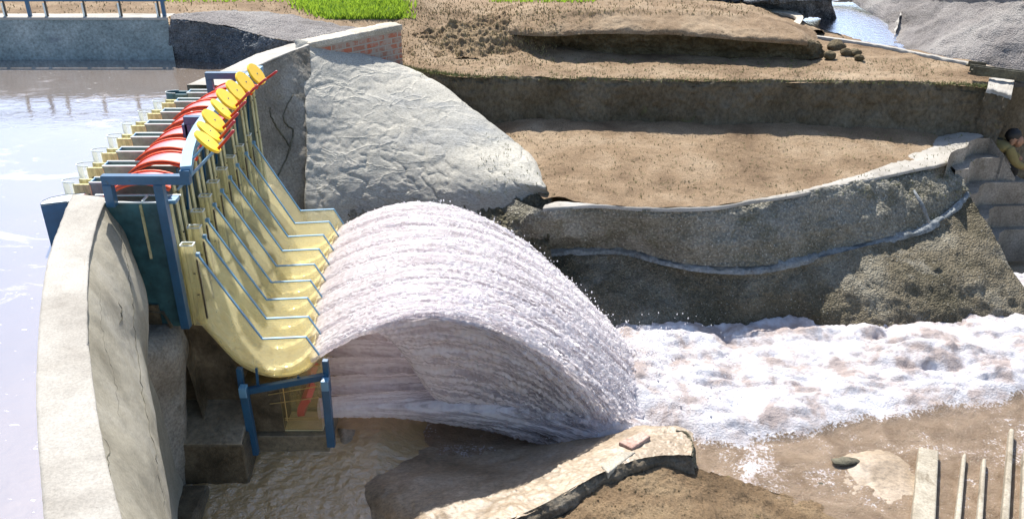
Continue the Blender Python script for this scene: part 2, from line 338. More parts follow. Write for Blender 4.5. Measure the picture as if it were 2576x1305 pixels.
def jetmat():
    m, t, p, N, L = nodes('aerated_jet')
    A1 = N('ShaderNodeAttribute'); A1.attribute_name = 'fs'; A2 = N('ShaderNodeAttribute'); A2.attribute_name = 'fl'; A3 = N('ShaderNodeAttribute'); A3.attribute_name = 'ho'
    def vec(a, b):
        c = N('ShaderNodeCombineXYZ'); m1 = N('ShaderNodeMath'); m1.operation = 'MULTIPLY'; L(A1.outputs['Fac'], m1.inputs[0]); m1.inputs[1].default_value = a; L(m1.outputs[0], c.inputs[0])
        m2 = N('ShaderNodeMath'); m2.operation = 'MULTIPLY'; L(A2.outputs['Fac'], m2.inputs[0]); m2.inputs[1].default_value = b; L(m2.outputs[0], c.inputs[1]); return c.outputs[0]
    n1 = noise(t, vec(2.2, 34), 1, 5, .6); n2 = noise(t, vec(22, 60), 1, 4, .65)
    ad = N('ShaderNodeMath'); ad.operation = 'MULTIPLY_ADD'; L(n2, ad.inputs[0]); ad.inputs[1].default_value = .6; L(n1, ad.inputs[2])
    col = ramp(t, ad.outputs[0], [(.58, (.66, .59, .62)), (.74, (.84, .79, .81)), (.93, (.94, .92, .93))]); L(col, p.inputs['Base Color'])
    setv(p, 'Roughness', .12); setv(p, 'Specular IOR Level', .6)
    b = N('ShaderNodeBump'); b.inputs['Strength'].default_value = .8; b.inputs['Distance'].default_value = .02; L(ad.outputs[0], b.inputs['Height']); L(b.outputs[0], p.inputs['Normal'])
    tl = N('ShaderNodeBsdfTranslucent'); L(col, tl.inputs[0]); mx = N('ShaderNodeMixShader'); mx.inputs[0].default_value = .62; L(p.outputs[0], mx.inputs[1]); L(tl.outputs[0], mx.inputs[2])
    tr = N('ShaderNodeBsdfTransparent'); h1 = ramp(t, n1, [(.44, (1, 1, 1)), (.54, (0, 0, 0))]); mm = N('ShaderNodeMath'); mm.operation = 'MULTIPLY'; L(h1, mm.inputs[0]); L(A3.outputs['Fac'], mm.inputs[1])
    m2_ = N('ShaderNodeMixShader'); L(mm.outputs[0], m2_.inputs[0]); L(mx.outputs[0], m2_.inputs[1]); L(tr.outputs[0], m2_.inputs[2]); L(m2_.outputs[0], t.nodes['Material Output'].inputs[0])
    return m
M['jet'] = jetmat()
M['spray'] = white_water('spray_drops', (.85, .83, .86), (.95, .94, .96), None, .2, 9, .2, .5)
M['foam'] = white_water('churning_foam', (.42, .35, .33), (.80, .80, .85), 'foam', .4, 2.8, .9, .12)
M['grass'] = paint('green_blades', (.18, .31, .03), .6, .4)
_t = M['grass'].node_tree; _tl = _t.nodes.new('ShaderNodeBsdfTranslucent'); _tl.inputs[0].default_value = (.30, .44, .04, 1); _mx = _t.nodes.new('ShaderNodeMixShader'); _mx.inputs[0].default_value = .5
_t.links.new(_t.nodes['Principled BSDF'].outputs[0], _mx.inputs[1]); _t.links.new(_tl.outputs[0], _mx.inputs[2]); _t.links.new(_mx.outputs[0], _t.nodes['Material Output'].inputs[0])

def S(o): return tag(o, kind='structure')

# ================================================================== SETTING
# base ground, to the horizon
def gz(X, Y):
    left = np.clip((-1.3-X+(Y-13)*.02)/1.2, 0, 1); far = np.clip((Y-13.5)/3, 0, 1)
    z = 2.25+.55*far+left*(3.28-2.25-.55*far)
    z = z+.03*fbm(np.stack([X*1.5, Y*1.5, X*0], -1))
    riv = np.clip(1-np.abs((X-(4.9+.35*(Y-14)))/2.8), 0, 1)*np.clip((Y-12)/1, 0, 1)*(X > 3.4)
    z = z-left*.22*np.clip((X+4.2)/1.6, 0, 1)*np.clip(1.5-(Y-12.6)/2.5, 0, 1)
    return z-np.clip(riv*2, 0, 1)*.6*(Y < 30)
S(hfield('ground', -40, 45, 12.6, 120, .35, gz, M['soil']))
me = MB(); me.add([(-60, -30, .2), (60, -30, .2), (60, 14, .2), (-60, 14, .2)], [(0, 1, 2, 3)]); S(me.build('ground', M['sand']))

def P(lst, z=None):
    return [U(a[0], a[1], a[2] if len(a) > 2 else z) for a in lst]

# --- upper terrace
edge_top = P([(1000, 168), (1075, 181), (1200, 194), (1500, 200), (1800, 204), (2100, 206), (2400, 213), (2500, 224)], 2.6)
mid = P([(985, 150), (1060, 140), (1200, 135), (1500, 135), (1800, 140), (2100, 130), (2300, 142), (2560, 196)], 2.62)
back = P([(985, 60, 2.9), (1040, 40, 2.9), (1200, 25, 2.9), (1450, 18, 2.8), (1700, 18, 2.75), (2010, 62, 2.6), (2200, 108, 2.6), (2600, 188, 2.6)])
S(loft('upper_terrace', [back, mid, edge_top], 420, 60, M['soil'], [(2.2, .05), (12, .02)]))
def wavy(pts, dy, z): return [np.array((p[0], p[1]+dy, z)) for p in pts]
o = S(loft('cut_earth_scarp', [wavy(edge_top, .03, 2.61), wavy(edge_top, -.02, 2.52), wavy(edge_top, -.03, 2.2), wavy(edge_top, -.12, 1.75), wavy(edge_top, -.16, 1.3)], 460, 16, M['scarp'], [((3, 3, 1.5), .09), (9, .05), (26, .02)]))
# rough grassy lip along the edge of the upper terrace
# --- mound
mt = P([(1225, 70, 2.85), (1385, 76, 3.0), (1500, 70, 3.04), (1700, 74, 3.04), (1880, 88, 3.0), (2010, 98, 2.95), (2060, 105, 2.8)])
def onY(top, pys, z0=None):
    return [UY(px, py, t[1]-.08) for t, (px, py) in zip(top, pys)]
mb_ = P([(1215, 118), (1372, 122), (1495, 134), (1700, 142), (1880, 148), (2030, 150), (2085, 140)], 2.6)
mback = P([(1200, 40, 2.85), (1330, 22, 3.12), (1480, 16, 3.22), (1700, 16, 3.2), (1850, 24, 3.1), (1960, 50, 2.95), (2045, 78, 2.72)])
mback2 = P([(1190, 22, 2.6), (1330, 6, 3.0), (1480, 2, 3.0), (1700, 4, 3.0), (1850, 14, 2.9), (1980, 40, 2.6), (2075, 90, 2.55)])
S(loft('earth_mound', [[p+np.array((0, .8, -.6)) for p in mback2], mback2, mback, [a*.4+b*.6+np.array((0, 0, .03)) for a, b in zip(mback, mt)], mt, [p+np.array((0, -.06, -.08)) for p in mt]], 300, 16, M['soil'], [(3, .05), (14, .02)], smoothv=True))
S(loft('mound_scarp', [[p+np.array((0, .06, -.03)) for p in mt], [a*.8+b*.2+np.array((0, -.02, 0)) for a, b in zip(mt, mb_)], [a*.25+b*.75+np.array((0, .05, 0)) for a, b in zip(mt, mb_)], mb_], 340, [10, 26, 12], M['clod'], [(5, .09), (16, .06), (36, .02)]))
# second, broken heap left of the mound
h1 = P([(1010, 95, 2.75), (1100, 70, 2.85), (1200, 45, 2.95), (1300, 30, 3.0), (1390, 40, 3.0)])
h2 = P([(1020, 125, 2.66), (1130, 110, 2.72), (1230, 60, 2.95), (1290, 55, 2.97), (1395, 62, 2.95)])
h3 = P([(1030, 150, 2.6), (1160, 150, 2.6), (1250, 140, 2.62), (1330, 135, 2.62), (1390, 128, 2.6)])
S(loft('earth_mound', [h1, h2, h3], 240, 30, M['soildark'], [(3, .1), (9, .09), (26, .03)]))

# --- middle terrace
front = P([(1370, 500, 1.84), (1410, 496, 1.84), (1490, 512), (1600, 519), (1700, 521), (1800, 517), (1900, 500), (2000, 486), (2100, 462), (2200, 438), (2290, 408), (2340, 380), (2400, 345), (2450, 322)], 1.85) if False else \
        [U(a, b, 1.85) for a, b in [(1368, 500), (1410, 496), (1490, 512), (1600, 519), (1700, 521), (1800, 517), (1900, 500), (2000, 486), (2100, 462), (2200, 438), (2290, 408), (2340, 385), (2400, 352), (2455, 325)]]
bk = [U(a, b, z) for a, b, z in [(1150, 262, 1.95), (1230, 285, 1.95), (1300, 298, 1.93), (1400, 318, 1.9), (1500, 326, 1.86), (1600, 331, 1.85), (1700, 331, 1.85), (1800, 330, 1.85), (1900, 329, 1.85), (2000, 328, 1.85), (2100, 327, 1.85), (2200, 325, 1.85), (2320, 322, 1.85), (2450, 312, 1.87)]]
bk = [U(1288+FP*p[0]/(p[1]*cp+(CAMZ-p[2])*sp), 652.5, p[2])*0+p for p in bk]
bk = [p+np.array((0, .12, .17*min(1, i_/4))) for i_, p in enumerate(bk)]
S(loft('middle_terrace', [bk, front], 460, 200, M['soil'], [(1.2, .04), (8, .016), (30, .006)]))
# pale worn path along the front of the middle terrace
pin = [U(a, b, 1.868) for a, b in [(1372, 515), (1400, 494), (1500, 505), (1600, 513), (1700, 515), (1800, 509), (1900, 489), (2000, 472), (2100, 447), (2200, 420), (2280, 388), (2325, 360), (2370, 335), (2425, 314)]]
pout = [U(a, b, 1.868) for a, b in [(1365, 526), (1420, 521), (1500, 517), (1600, 524), (1700, 526), (1800, 522), (1900, 505), (2000, 491), (2100, 469), (2200, 449), (2300, 427), (2390, 405), (2400, 380), (2492, 332)]]; pin[13] = U(2425, 314, 1.98); pout[13] = U(2492, 332, 2.02); pin[12] = U(2372, 335, 1.9)
for i_ in range(1, 11):
    f_ = [0, .45, .75, .8, .8, .8, .7, .55, .4, .25, .1][i_]; pin[i_] = pin[i_]*(1-f_)+pout[i_]*f_
pin[11] = U(2330, 375, 1.868); pout[11] = U(2385, 408, 1.868); pout[12] = U(2440, 362, 1.93)
o = loft('rim_path', [pin, [a*.5+b*.5+np.array((0, 0, .01)) for a, b in zip(pin, pout)], pout, [p+np.array((0, -.008, -.03)) for p in pout]], 300, [6, 6, 4], M['crest'], [(5, .02), (18, .006)]); S(o)

# --- cliff below the middle terrace
T = [(835, 490, 1.62), (1050, 482, 1.62), (1250, 490, 1.7), (1365, 526, 1.83), (1490, 516, 1.85), (1600, 523, 1.85), (1700, 525, 1.85), (1800, 521, 1.85), (1900, 503, 1.85), (2000, 489, 1.85), (2100, 468, 1.85), (2200, 448, 1.85), (2300, 426, 1.85), (2385, 408, 1.85), (2432, 465, 1.62)]
Lg = [(830, 600, 1.2), (1050, 605, 1.2), (1200, 620, 1.2), (1330, 629, 1.2), (1500, 622, 1.2), (1570, 624, 1.2), (1650, 644, 1.18), (1750, 664, 1.17), (1870, 671, 1.17), (1960, 662, 1.18), (2060, 637, 1.2), (2200, 604, 1.25), (2330, 566, 1.33), (2402, 518, 1.44), (2436, 482, 1.55)]
Bs = [(850, 900, .55), (1100, 880, .55), (1300, 860, .55), (1420, 868, .55), (1500, 885, .55), (1600, 886, .55), (1690, 874, .55), (1760, 850, .55), (1860, 832, .55), (1960, 812, .55), (2060, 824, .55), (2200, 838, .55), (2340, 824, .55), (2450, 818, .55), (2620, 800, .55)]
T3 = [U(*a) for a in T]; L3 = [U(*a) for a in Lg]; B3 = [U(*a) for a in Bs]
L3b = [p+np.array((0, -.05, -.03)) for p in L3]; B3b = [p+np.array((0, -.15, -.6)) for p in B3]
def bulge(A, B, f, d): return [a*(1-f)+b*f+np.array((0, -d, 0)) for a, b in zip(A, B)]
S(loft('rock_cliff', [T3, bulge(T3, L3, .15, .05), bulge(T3, L3, .6, .08), bulge(T3, L3, .93, .0), L3], 520, [8, 16, 14, 4], M['cliff_up'], [((1.6, 1.6, 1), .10), (5, .04), (17, .018), (40, .010)]))
o = S(loft('cliff_ledge', [[p+np.array((0, .03, .004)) for p in L3], [a*.5+b*.5 for a, b in zip(L3, L3b)], L3b, [p+np.array((0, -.012, -.04)) for p in L3b]], 400, [4, 4, 4], M['ledge'], [(4, .035), (11, .03), (26, .015)]))
S(loft('rock_cliff', [L3b, bulge(L3b, B3, .12, -.03), bulge(L3b, B3, .4, .07), bulge(L3b, B3, .8, .06), B3, B3b], 520, [6, 14, 18, 12, 6], M['cliff_lo'], [((1.4, 1.4, 1), .14), (5, .05), (17, .018), (40, .010)]))
# stony rubble band at the top left of the cliff, under the mortar cone
r1 = P([(838, 498, 1.6), (920, 484, 1.62), (1050, 478, 1.65), (1180, 488, 1.7), (1290, 490, 1.76), (1378, 490, 1.84)])
r2 = [p+np.array((.0, -.35, -.25)) for p in r1]; r3 = [p+np.array((.05, -.75, -.7)) for p in r1]
S(loft('rubble_slope', [[p+np.array((0, .12, .02)) for p in r1], r1, r2, r3], 420, [6, 24, 30], M['roughband'], [(5, .06), (15, .06), (34, .035)]))
# drain strip down the cliff
dr = MB()
q = [U(2290, 470, 1.82), U(2310, 505, 1.68), U(2330, 553, 1.48)]
dr.tube([p+np.array((0, -.10, 0)) for p in q], [.012, .024, .018], 8)
tag(dr.build('drain_channel', M['ledge'], None, True), 'narrow pale mortar drain running down the upper rock face at the right', 'drain')

# --- mortar cone between dam and terrace
ridge = [U(765, 118, 3.16), U(860, 118, 3.02), U(1000, 158, 2.78), U(1110, 213, 2.55), U(1200, 278, 2.32), U(1290, 350, 2.08), U(1345, 400, 1.95), U(1382, 478, 1.8)]
low = [U(772, 300, 2.45), U(775, 420, 1.98), U(780, 545, 1.5), U(850, 520, 1.53), U(980, 500, 1.58), U(1110, 497, 1.66), U(1250, 500, 1.72), U(1384, 498, 1.78)]
ridge[0] = U(768, 112, 3.17); low[0] = U(764, 150, 3.02)
low = [U(764, 150, 3.02), U(768, 330, 2.35), U(780, 550, 1.5), U(900, 520, 1.53), U(1020, 505, 1.58), U(1140, 502, 1.66), U(1265, 503, 1.72), U(1386, 503, 1.76)]
def bl(f, d): return [a*(1-f)+b*f+np.array((-.15, -.35, .35))*d for a, b in zip(ridge, low)]
rb = [p+np.array((.12, .5, -.5)) for p in ridge]
def cone_fn(G):
    n = gridnormals(G); s = G*np.array((5, 5, 9.)); wv = fbm(np.stack([G[..., 0]*1.5+G[..., 2]*7, G[..., 0]*4, G[..., 1]*1.5], -1), 3)
    rid = 1-np.abs(wv); return G+n*((rid**6)*.016+.008*np.abs(fbm(s, 3)))[..., None]
tag(loft('mortar_slope', [rb, ridge, bl(.3, .45), bl(.65, .45), low, [p+np.array((.05, -.1, -.5)) for p in low]], 420, [20, 60, 70, 60, 8], M['cone'], [(1.0, .035), (4, .010)], smoothv=True, fn=cone_fn), 'pale trowelled mortar cone sloping down beside the dam end', 'slope', kind='structure')

# --- dam crest + faces
def dam(name, ledge, redge, lowe, zt, zb, nu, label):
    """ledge/redge: crest edges (px), lowe: (px,py,z) lower line of downstream face"""
    e = empty(name, U(redge[0][0], redge[0][1], zb), label, 'dam wall')
    Lc = [U(a, b, zt) for a, b in ledge]; Rc = [U(a, b, zt) for a, b in redge]; W = [U(*a) for a in lowe]
    down = [np.array((p[0], p[1], zb)) for p in W]
    loft('crest', [[p+np.array((0, 0, -1.2)) for p in Lc], [p+np.array((0, 0, -.02)) for p in Lc], Lc, [a*.5+b*.5+np.array((0, 0, .004)) for a, b in zip(Lc, Rc)], Rc, [p+np.array((0, 0, -.012)) for p in Rc]], nu, [6, 3, 8, 8, 3], M['crest'], [(2, .010), (14, .005), (40, .002)], parent=e)
    return e, Lc, Rc, W, down
nl = [(182, 488), (160, 540), (140, 590), (118, 660), (104, 760), (95, 880), (92, 990), (95, 1100), (105, 1230), (112, 1330), (120, 1480)]
nr = [(268, 497), (254, 530), (240, 570), (226, 640), (219, 740), (222, 850), (232, 960), (250, 1080), (274, 1190), (306, 1310), (360, 1470)]
nlow = [(282, 515, 3.12), (310, 570, 2.92), (335, 640, 2.78), (366, 720, 2.56), (371, 790, 2.42), (362, 870, 2.3), (372, 960, 2.22), (388, 1060, 2.16), (408, 1170, 2.1), (432, 1300, 2.0), (460, 1430, 1.95)]
ed, Lc, Rc, W, down = dam('dam_wall', nl, nr, nlow, 3.2, .3, 260, 'curved grey concrete dam wall in the left foreground beside the pool')
Rm = [a*.55+b*.45+np.array((.0, .0, .02)) for a, b in zip(Rc, W)]
loft('downstream_face', [[p+np.array((-.035, .0, -.003)) for p in Rc], Rm, W, [a*.72+b*.28+np.array((-.06, -.04, 0)) for a, b in zip(W, down)], down], 260, [26, 26, 18, 10], M['face'], [(1.5, .025), (6, .007)], parent=ed, smoothv=True)
fl = [(470, 214), (530, 190), (585, 165), (650, 135), (720, 114), (764, 104), (830, 88), (910, 70), (985, 55)]
fr_ = [(560, 216), (600, 190), (640, 170), (690, 147), (740, 127), (778, 114), (850, 98), (930, 80), (1010, 64)]
flow_ = [(600, 560, 1.45), (640, 555, 1.47), (680, 550, 1.5), (720, 547, 1.5), (760, 545, 1.5), (785, 540, 1.52), (870, 125, 2.9), (940, 130, 2.8), (1011, 165, 2.62)]
e2, Lc2, Rc2, W2, dn2 = dam('dam_wall', fl[:6], fr_[:6], flow_[:6], 3.2, 1.3, 160, 'far stretch of the concrete dam wall between the gates and the mortar cone')
loft('downstream_face', [[p+np.array((0, 0, -.008)) for p in Rc2], [a*.6+b*.4+np.array((.03, -.03, 0)) for a, b in zip(Rc2, W2)], W2], 200, [60, 60], M['greyface'], [(1.4, .05), (5, .022), (16, .008)], parent=e2, smoothv=True)
# cracks in the abutment face, laid on its surface
bpy.context.view_layer.update()
from mathutils.bvhtree import BVHTree
fo_ = [x for x in bpy.data.objects if x.parent == e2 and x.name.startswith('downstream_face')][0]
off_ = wloc(e2); bv = BVHTree.FromPolygons([tuple(v.co+off_) for v in fo_.data.vertices], [tuple(p.vertices) for p in fo_.data.polygons])
for pts in ([(738, 235), (724, 262), (712, 296), (722, 316), (736, 328), (728, 372), (716, 410), (700, 440), (694, 455)], [(678, 270), (684, 300), (705, 335), (724, 362), (730, 380)]):
    L_ = []; q = cr(np.array([(a, b, 0) for a, b in pts], float), 40)
    for a, b, _ in q:
        a += 2.5*float(vnoise(np.array((b*.15, 1., 2.)))); d_ = ray(a, b); h_ = bv.ray_cast(Vector((0, 0, CAMZ)), Vector(d_).normalized())
        if h_[0] is not None: L_.append(np.array(h_[0])+np.array((.004, -.004, 0)))
    if len(L_) > 3:
        m = MB(); m.tube(L_, [.012*(.4+.6*math.sin(PI*i/len(L_))) for i in range(len(L_))], 6); m.build('crack', M['darkrock'], e2)
fo_ = [x for x in bpy.data.objects if x.parent == ed and x.name.startswith('downstream_face')][0]
off_ = wloc(ed); bv = BVHTree.FromPolygons([tuple(v.co+off_) for v in fo_.data.vertices], [tuple(p.vertices) for p in fo_.data.polygons])
for pts, w_ in (([(292, 540), (308, 600), (322, 680), (334, 760), (340, 850), (350, 930), (364, 1020), (384, 1110), (400, 1200), (418, 1290)], .0035), ([(262, 1100), (272, 1130), (270, 1165), (282, 1200)], .003), ([(300, 760), (306, 790), (304, 815)], .006), ([(250, 720), (262, 860), (290, 960), (300, 1050)], .0014)):
    L_ = []; q = cr(np.array([(a, b, 0) for a, b in pts], float), 60)
    for a, b, _ in q:
        a += 4*float(vnoise(np.array((b*.08, 4., 2.)))); h_ = bv.ray_cast(Vector((0, 0, CAMZ)), Vector(ray(a, b)).normalized())
        if h_[0] is not None: L_.append(np.array(h_[0]))
    if len(L_) > 3:
        m = MB(); m.tube(L_, [w_*(.3+.7*math.sin(PI*i/len(L_))*(1+.5*math.sin(i*1.7))) for i in range(len(L_))], 6); m.build('crack', M['darkrock'], ed)
# --- brick wall at the dam's far end
bw = empty('brick_wall', U(1010, 165, 2.6), 'low red brick wall with a mortar cap at the far end of the dam', 'brick wall')
A = U(778, 114, 3.18); B = U(1008, 64, 3.2); dv = (B-A); dv[2] = 0; Ld = np.linalg.norm(dv); dv /= Ld; nn = np.array((dv[1], -dv[0], 0))
def brickmat():
    m, t, p, N, L = nodes('old_red_brick'); tc = N('ShaderNodeTexCoord'); b = N('ShaderNodeTexBrick')
    L(tc.outputs['UV'], b.inputs['Vector']); b.inputs['Color1'].default_value = (.42, .13, .07, 1); b.inputs['Color2'].default_value = (.30, .17, .12, 1); b.inputs['Mortar'].default_value = (.36, .33, .28, 1)
    b.inputs['Scale'].default_value = 1; b.inputs['Brick Width'].default_value = .23; b.inputs['Row Height'].default_value = .08; b.inputs['Mortar Size'].default_value = .009; b.inputs['Bias'].default_value = -.1
    n = noise(t, tc.outputs['Object'], 9, 6, .7); col = mixc(t, ramp(t, n, [(.44, (0, 0, 0)), (.56, (.85, .85, .85))]), b.outputs[0], (.36, .31, .26))
    L(col, p.inputs['Base Color']); setv(p, 'Roughness', .9)
    bu = N('ShaderNodeBump'); bu.inputs['Strength'].default_value = .6; bu.inputs['Distance'].default_value = .01; L(b.outputs['Fac'], bu.inputs['Height']); bu.invert = True; L(bu.outputs[0], p.inputs['Normal']); return m
M['brick'] = brickmat()
g = MB(); th = .25
c0 = A-nn*.0; pl = [A, B, B-nn*(-th)*-1, A+nn*(-th)]
pl = [A, B, B-nn*th, A-nn*th]
g.prism(pl, 2.3, 3.15); wo = g.build('wall', M['brick'], bw)
uvl = wo.data.uv_layers.new(name='UVMap')
for poly in wo.data.polygons:
    for li in poly.loop_indices:
        co = np.array(wo.data.vertices[wo.data.loops[li].vertex_index].co)+np.array(wloc(bw)); r = co-A
        al = abs(np.dot(np.array(poly.normal), nn)) > .5
        uvl.data[li].uv = ((np.dot(r, dv) if al else np.dot(r, nn)), co[2])
n_ = 30; rows = []
capN = [A+dv*Ld*t+nn*.015 for t in np.linspace(-.02, 1.01, n_)]; capF = [p-nn*(th+.03) for p in capN]
for arr in (capN, capF): 
    for p in arr: p[2] = 3.205
loft('cap', [[p+np.array((0, 0, -.07)) for p in capF], capF, [a*.5+b*.5+np.array((0, 0, .015)) for a, b in zip(capF, capN)], capN, [p+np.array((0, 0, -.07)) for p in capN]], 120, 5, M['concrete'], [(6, .02), (20, .01)], parent=bw)

# --- reservoir
ws = 2.85
poly = [(-40, -20), (-.5, -20), (-.5, 0)]
poly += [tuple((a*.5+b*.5)[:2]) for a, b in zip(Lc[::-1], Rc[::-1])]
poly += [(-3.35, 6.6), (-3.35, 9.35)]+[tuple((a*.5+b*.5)[:2]) for a, b in zip(Lc2, Rc2)]+[(-2.4, 12.9), (-40, 12.9)]
wm = MB(); wm.V = [(x, y, ws) for x, y in poly]; wm.F = [tuple(range(len(poly)))]
S(wm.build('reservoir_water', M['reservoir']))
rw = empty('pool_wall', U(430, 150, ws), 'long grey rendered retaining wall across the back of the pool', 'retaining wall')
Yw = U(200, 150, ws)[1]; zt = UY(200, 46, Yw)[2]
xr = UY(432, 100, Yw)[0]
tp = [np.array((x, Yw, zt)) for x in np.linspace(-20, xr, 30)]
loft('wall', [tp, [p+np.array((0, -.012, -.03)) for p in tp], [p+np.array((0, -.02, zt*0-.95)) for p in tp]], 300, [2, 20], M['reswall'], [(1.2, .02), (6, .006)], parent=rw)
loft('cap', [[p+np.array((0, .30, .0)) for p in tp], [p+np.array((0, .0, .012)) for p in tp], [p+np.array((0, -.02, .008)) for p in tp], [p+np.array((0, -.025, -.02)) for p in tp]], 200, [4, 2, 2], M['crest'], [(5, .008)], parent=rw)
# gravel slope
gw = P([(428, 152, ws-.03), (500, 155, ws-.03), (570, 168, ws-.03), (620, 165, ws-.03), (700, 140, ws)])
gt = P([(428, 48, zt), (520, 58, zt-.03), (620, 80, 3.25), (690, 98, 3.19), (775, 112, 3.12)])
gm = [a*.5+b*.5+np.array((0, -.05, .03)) for a, b in zip(gw, gt)]
gb = P([(432, 38, zt), (550, 35, zt-.02), (680, 48, 3.3), (790, 68, 3.22), (875, 84, 3.15)])
gbb = [p+np.array((.1, .8, -.12)) for p in gb]
S(loft('gravel_slope', [gt, gm, gw], 300, 34, M['gravel'], [(4, .05), (14, .05), (34, .03)]))
S(loft('gravel_slope', [gbb, gb, gt], 300, 20, M['bank'], [(3, .04), (14, .015), (36, .008)]))

# --- river and gravel bank top right
rv = MB(); rp = [U(*a, 2.5)[:2] for a in [(1900, 70), (1960, 20), (2050, -10), (2250, -20), (2320, 60), (2330, 150), (2180, 150), (2050, 120)]]
rv.V = [(x, y, 2.5) for x, y in rp]; rv.F = [tuple(range(len(rp)))]; S(rv.build('river', M['river']))
b1 = P([(2200, -60, 2.9), (2350, -60, 3.3), (2500, -60, 3.6), (2700, -60, 3.8)])
b2 = P([(2130, 0, 2.6), (2270, 8, 2.8), (2420, 4, 3.1), (2680, -5, 3.5)])
b3 = P([(2236, 60, 2.5), (2330, 62, 2.72), (2460, 50, 3.0), (2680, 40, 3.25)])
b4 = P([(2236, 108, 2.47), (2310, 120, 2.55), (2450, 110, 2.75), (2680, 110, 2.95)])
b5 = P([(2238, 122, 2.44), (2320, 142, 2.5), (2450, 166, 2.5), (2680, 200, 2.5)])
S(loft('gravel_bank', [b1, b2, b3, b4, b5], 260, 24, M['bank'], [(1.3, .12), (5, .05), (20, .012)]))
S(loft('riverbank_edge', [P([(2050, 5, 2.55), (2160, 8, 2.55), (2240, 40, 2.55), (2250, 95, 2.52)]), P([(2070, 3, 2.6), (2175, 2, 2.65), (2262, 28, 2.7), (2262, 45, 2.7)])], 60, 6, M['crest'], [(8, .05)]))
# kerb along the terrace's back edge
kb = P([(2055, 92), (2150, 105), (2240, 120), (2330, 138), (2430, 158), (2600, 192)], 2.66)
S(loft('kerb', [[p+np.array((.02, .09, -.15)) for p in kb], [p+np.array((.02, .09, 0)) for p in kb], kb, [p+np.array((0, 0, -.12)) for p in kb]], 120, 3, M['crest'], [(9, .012)]))
# dark rock wall with fall beyond the river
bl1 = P([(1760, -30, 3.2), (1900, -40, 3.3), (2050, -40, 3.3), (2095, -25, 3.3)]); bl2 = P([(1790, 6, 2.9), (1900, 4, 3.05), (2050, 4, 3.05), (2093, 8, 3.0)])
bl3 = P([(1800, 30, 2.5), (1900, 66, 2.45), (2030, 60, 2.45), (2106, 50, 2.45)])
tag(loft('rock_outcrop', [bl1, bl2, bl3], 160, 30, M['gravel'], [(2, .2), (7, .07), (20, .03)]), 'blue grey rock outcrop beside the far muddy river', 'rock')
# curved pale coping on the bank
cp1 = P([(1880, 30), (1950, 31), (1998, 40), (2000, 52), (1982, 64)], 2.86); cp2 = P([(1885, 24), (1962, 24), (2016, 36), (2016, 56), (1998, 70)], 2.86)
tag(loft('coping', [cp2, cp1, [p+np.array((0, 0, -.05)) for p in cp1]], 100, 4, M['concrete'], [(6, .015), (20, .01)]), 'curved pale concrete coping behind the far end of the earth mound', 'coping')
# beams lying on the kerb
for k, (a, b, h, lab) in enumerate([((2430, 163), (2475, 168), .03, 'short dark board lying on the kerb at the upper right'), ((2442, 180), (2640, 205), .07, 'long dark channel beam lying at the right edge above the steps')]):
    p0 = U(*a, 2.72); p1 = U(*b, 2.72); m = MB(); m.bar(p0, p1, .09, h); m.bar(p0+np.array((0, -.05, .04)), p1+np.array((0, -.05, .04)), .015, h+.03)
    if k: m.bar(p0+np.array((0, .05, .04)), p1+np.array((0, .05, .04)), .015, h+.03)
    tag(m.build('beam', M['darkrock'], None, False, .004), lab, 'beam')

# --- steps at the right
zs = [2.05, 1.78, 1.45, 1.12, .80]
def q5(x, y): return ((3100+x/1.813)/1.388, (180+y/1.813)/1.388)
lines = [
 [(395, 655), (440, 620), (505, 605), (515, 570), (560, 552), (640, 546)],
 [(430, 752), (470, 748), (512, 742), (520, 705), (560, 677), (740, 672)],
 [(500, 905), (540, 902), (572, 893), (582, 850), (620, 830), (900, 826)],
 [(560, 1065), (600, 1062), (640, 1052), (642, 1000), (680, 980), (1000, 972)],
 [(640, 1215), (670, 1210), (702, 1200), (706, 1150), (740, 1128), (1000, 1120)]]
st = empty('concrete_steps', U(*q5(700, 1150), .6), 'flight of grey concrete steps curving down at the right edge', 'steps')
for k, ln in enumerate(lines):
    F_ = [U(*q5(*a), zs[k]) for a in ln]
    if k == 0: continue
    zt_ = zs[k]; 
    nxt = [U(*q5(*a), zs[k-1]) for a in lines[k-1]]
    # tread k reaches back to riser under line k-1
    m = MB(); n = len(F_)
    ex_ = {1: (822, 812, 1.5), 2: (1000, 975, 1.14), 3: (1050, 1120, .82), 4: (1050, 1200, .7)}[k]; pe2 = U(*q5(ex_[0], ex_[1]), ex_[2])
    front_ = [(p[0], p[1]) for p in F_]; back_ = [(p[0]+(.05 if i < n-1 else -.1), p[1]+(.6 if i < n-1 else .3)) for i, p in enumerate(F_)]
    zn_ = (zs+[.45])[k+1]-.01; m.add([tuple(F_[-1]+np.array((0, .03, 0))), tuple(pe2+np.array((0, .06, 0))), (pe2[0], pe2[1]+.06, zn_), (F_[-1][0], F_[-1][1]+.03, zn_)], [(0, 3, 2, 1)])
    V = [(x, y, zt_) for x, y in front_]+[(x, y, zt_) for x, y in back_]+[(x, y, 0.3) for x, y in front_]
    m.add(V, [(i, i+1, n+i+1, n+i) for i in range(n-1)]+[(2*n+i, 2*n+i+1, i+1, i) for i in range(n-1)])
    m.build('step', M['stepdark'], st)
# riser under the terrace rim at the top of the steps
F_ = [U(*q5(*a), 2.0) for a in [(385, 672), (400, 640), (440, 620), (505, 605), (515, 570), (560, 552), (650, 546), (660, 560)]]
F_[-1] = U(*q5(736, 660), 1.82); m = MB(); n = len(F_); m.add([(p[0], p[1], p[2]) for p in F_]+[(p[0], p[1], .3) for p in F_], [(n+i, n+i+1, i+1, i) for i in range(n-1)]); m.build('riser', M['stepdark'], st)
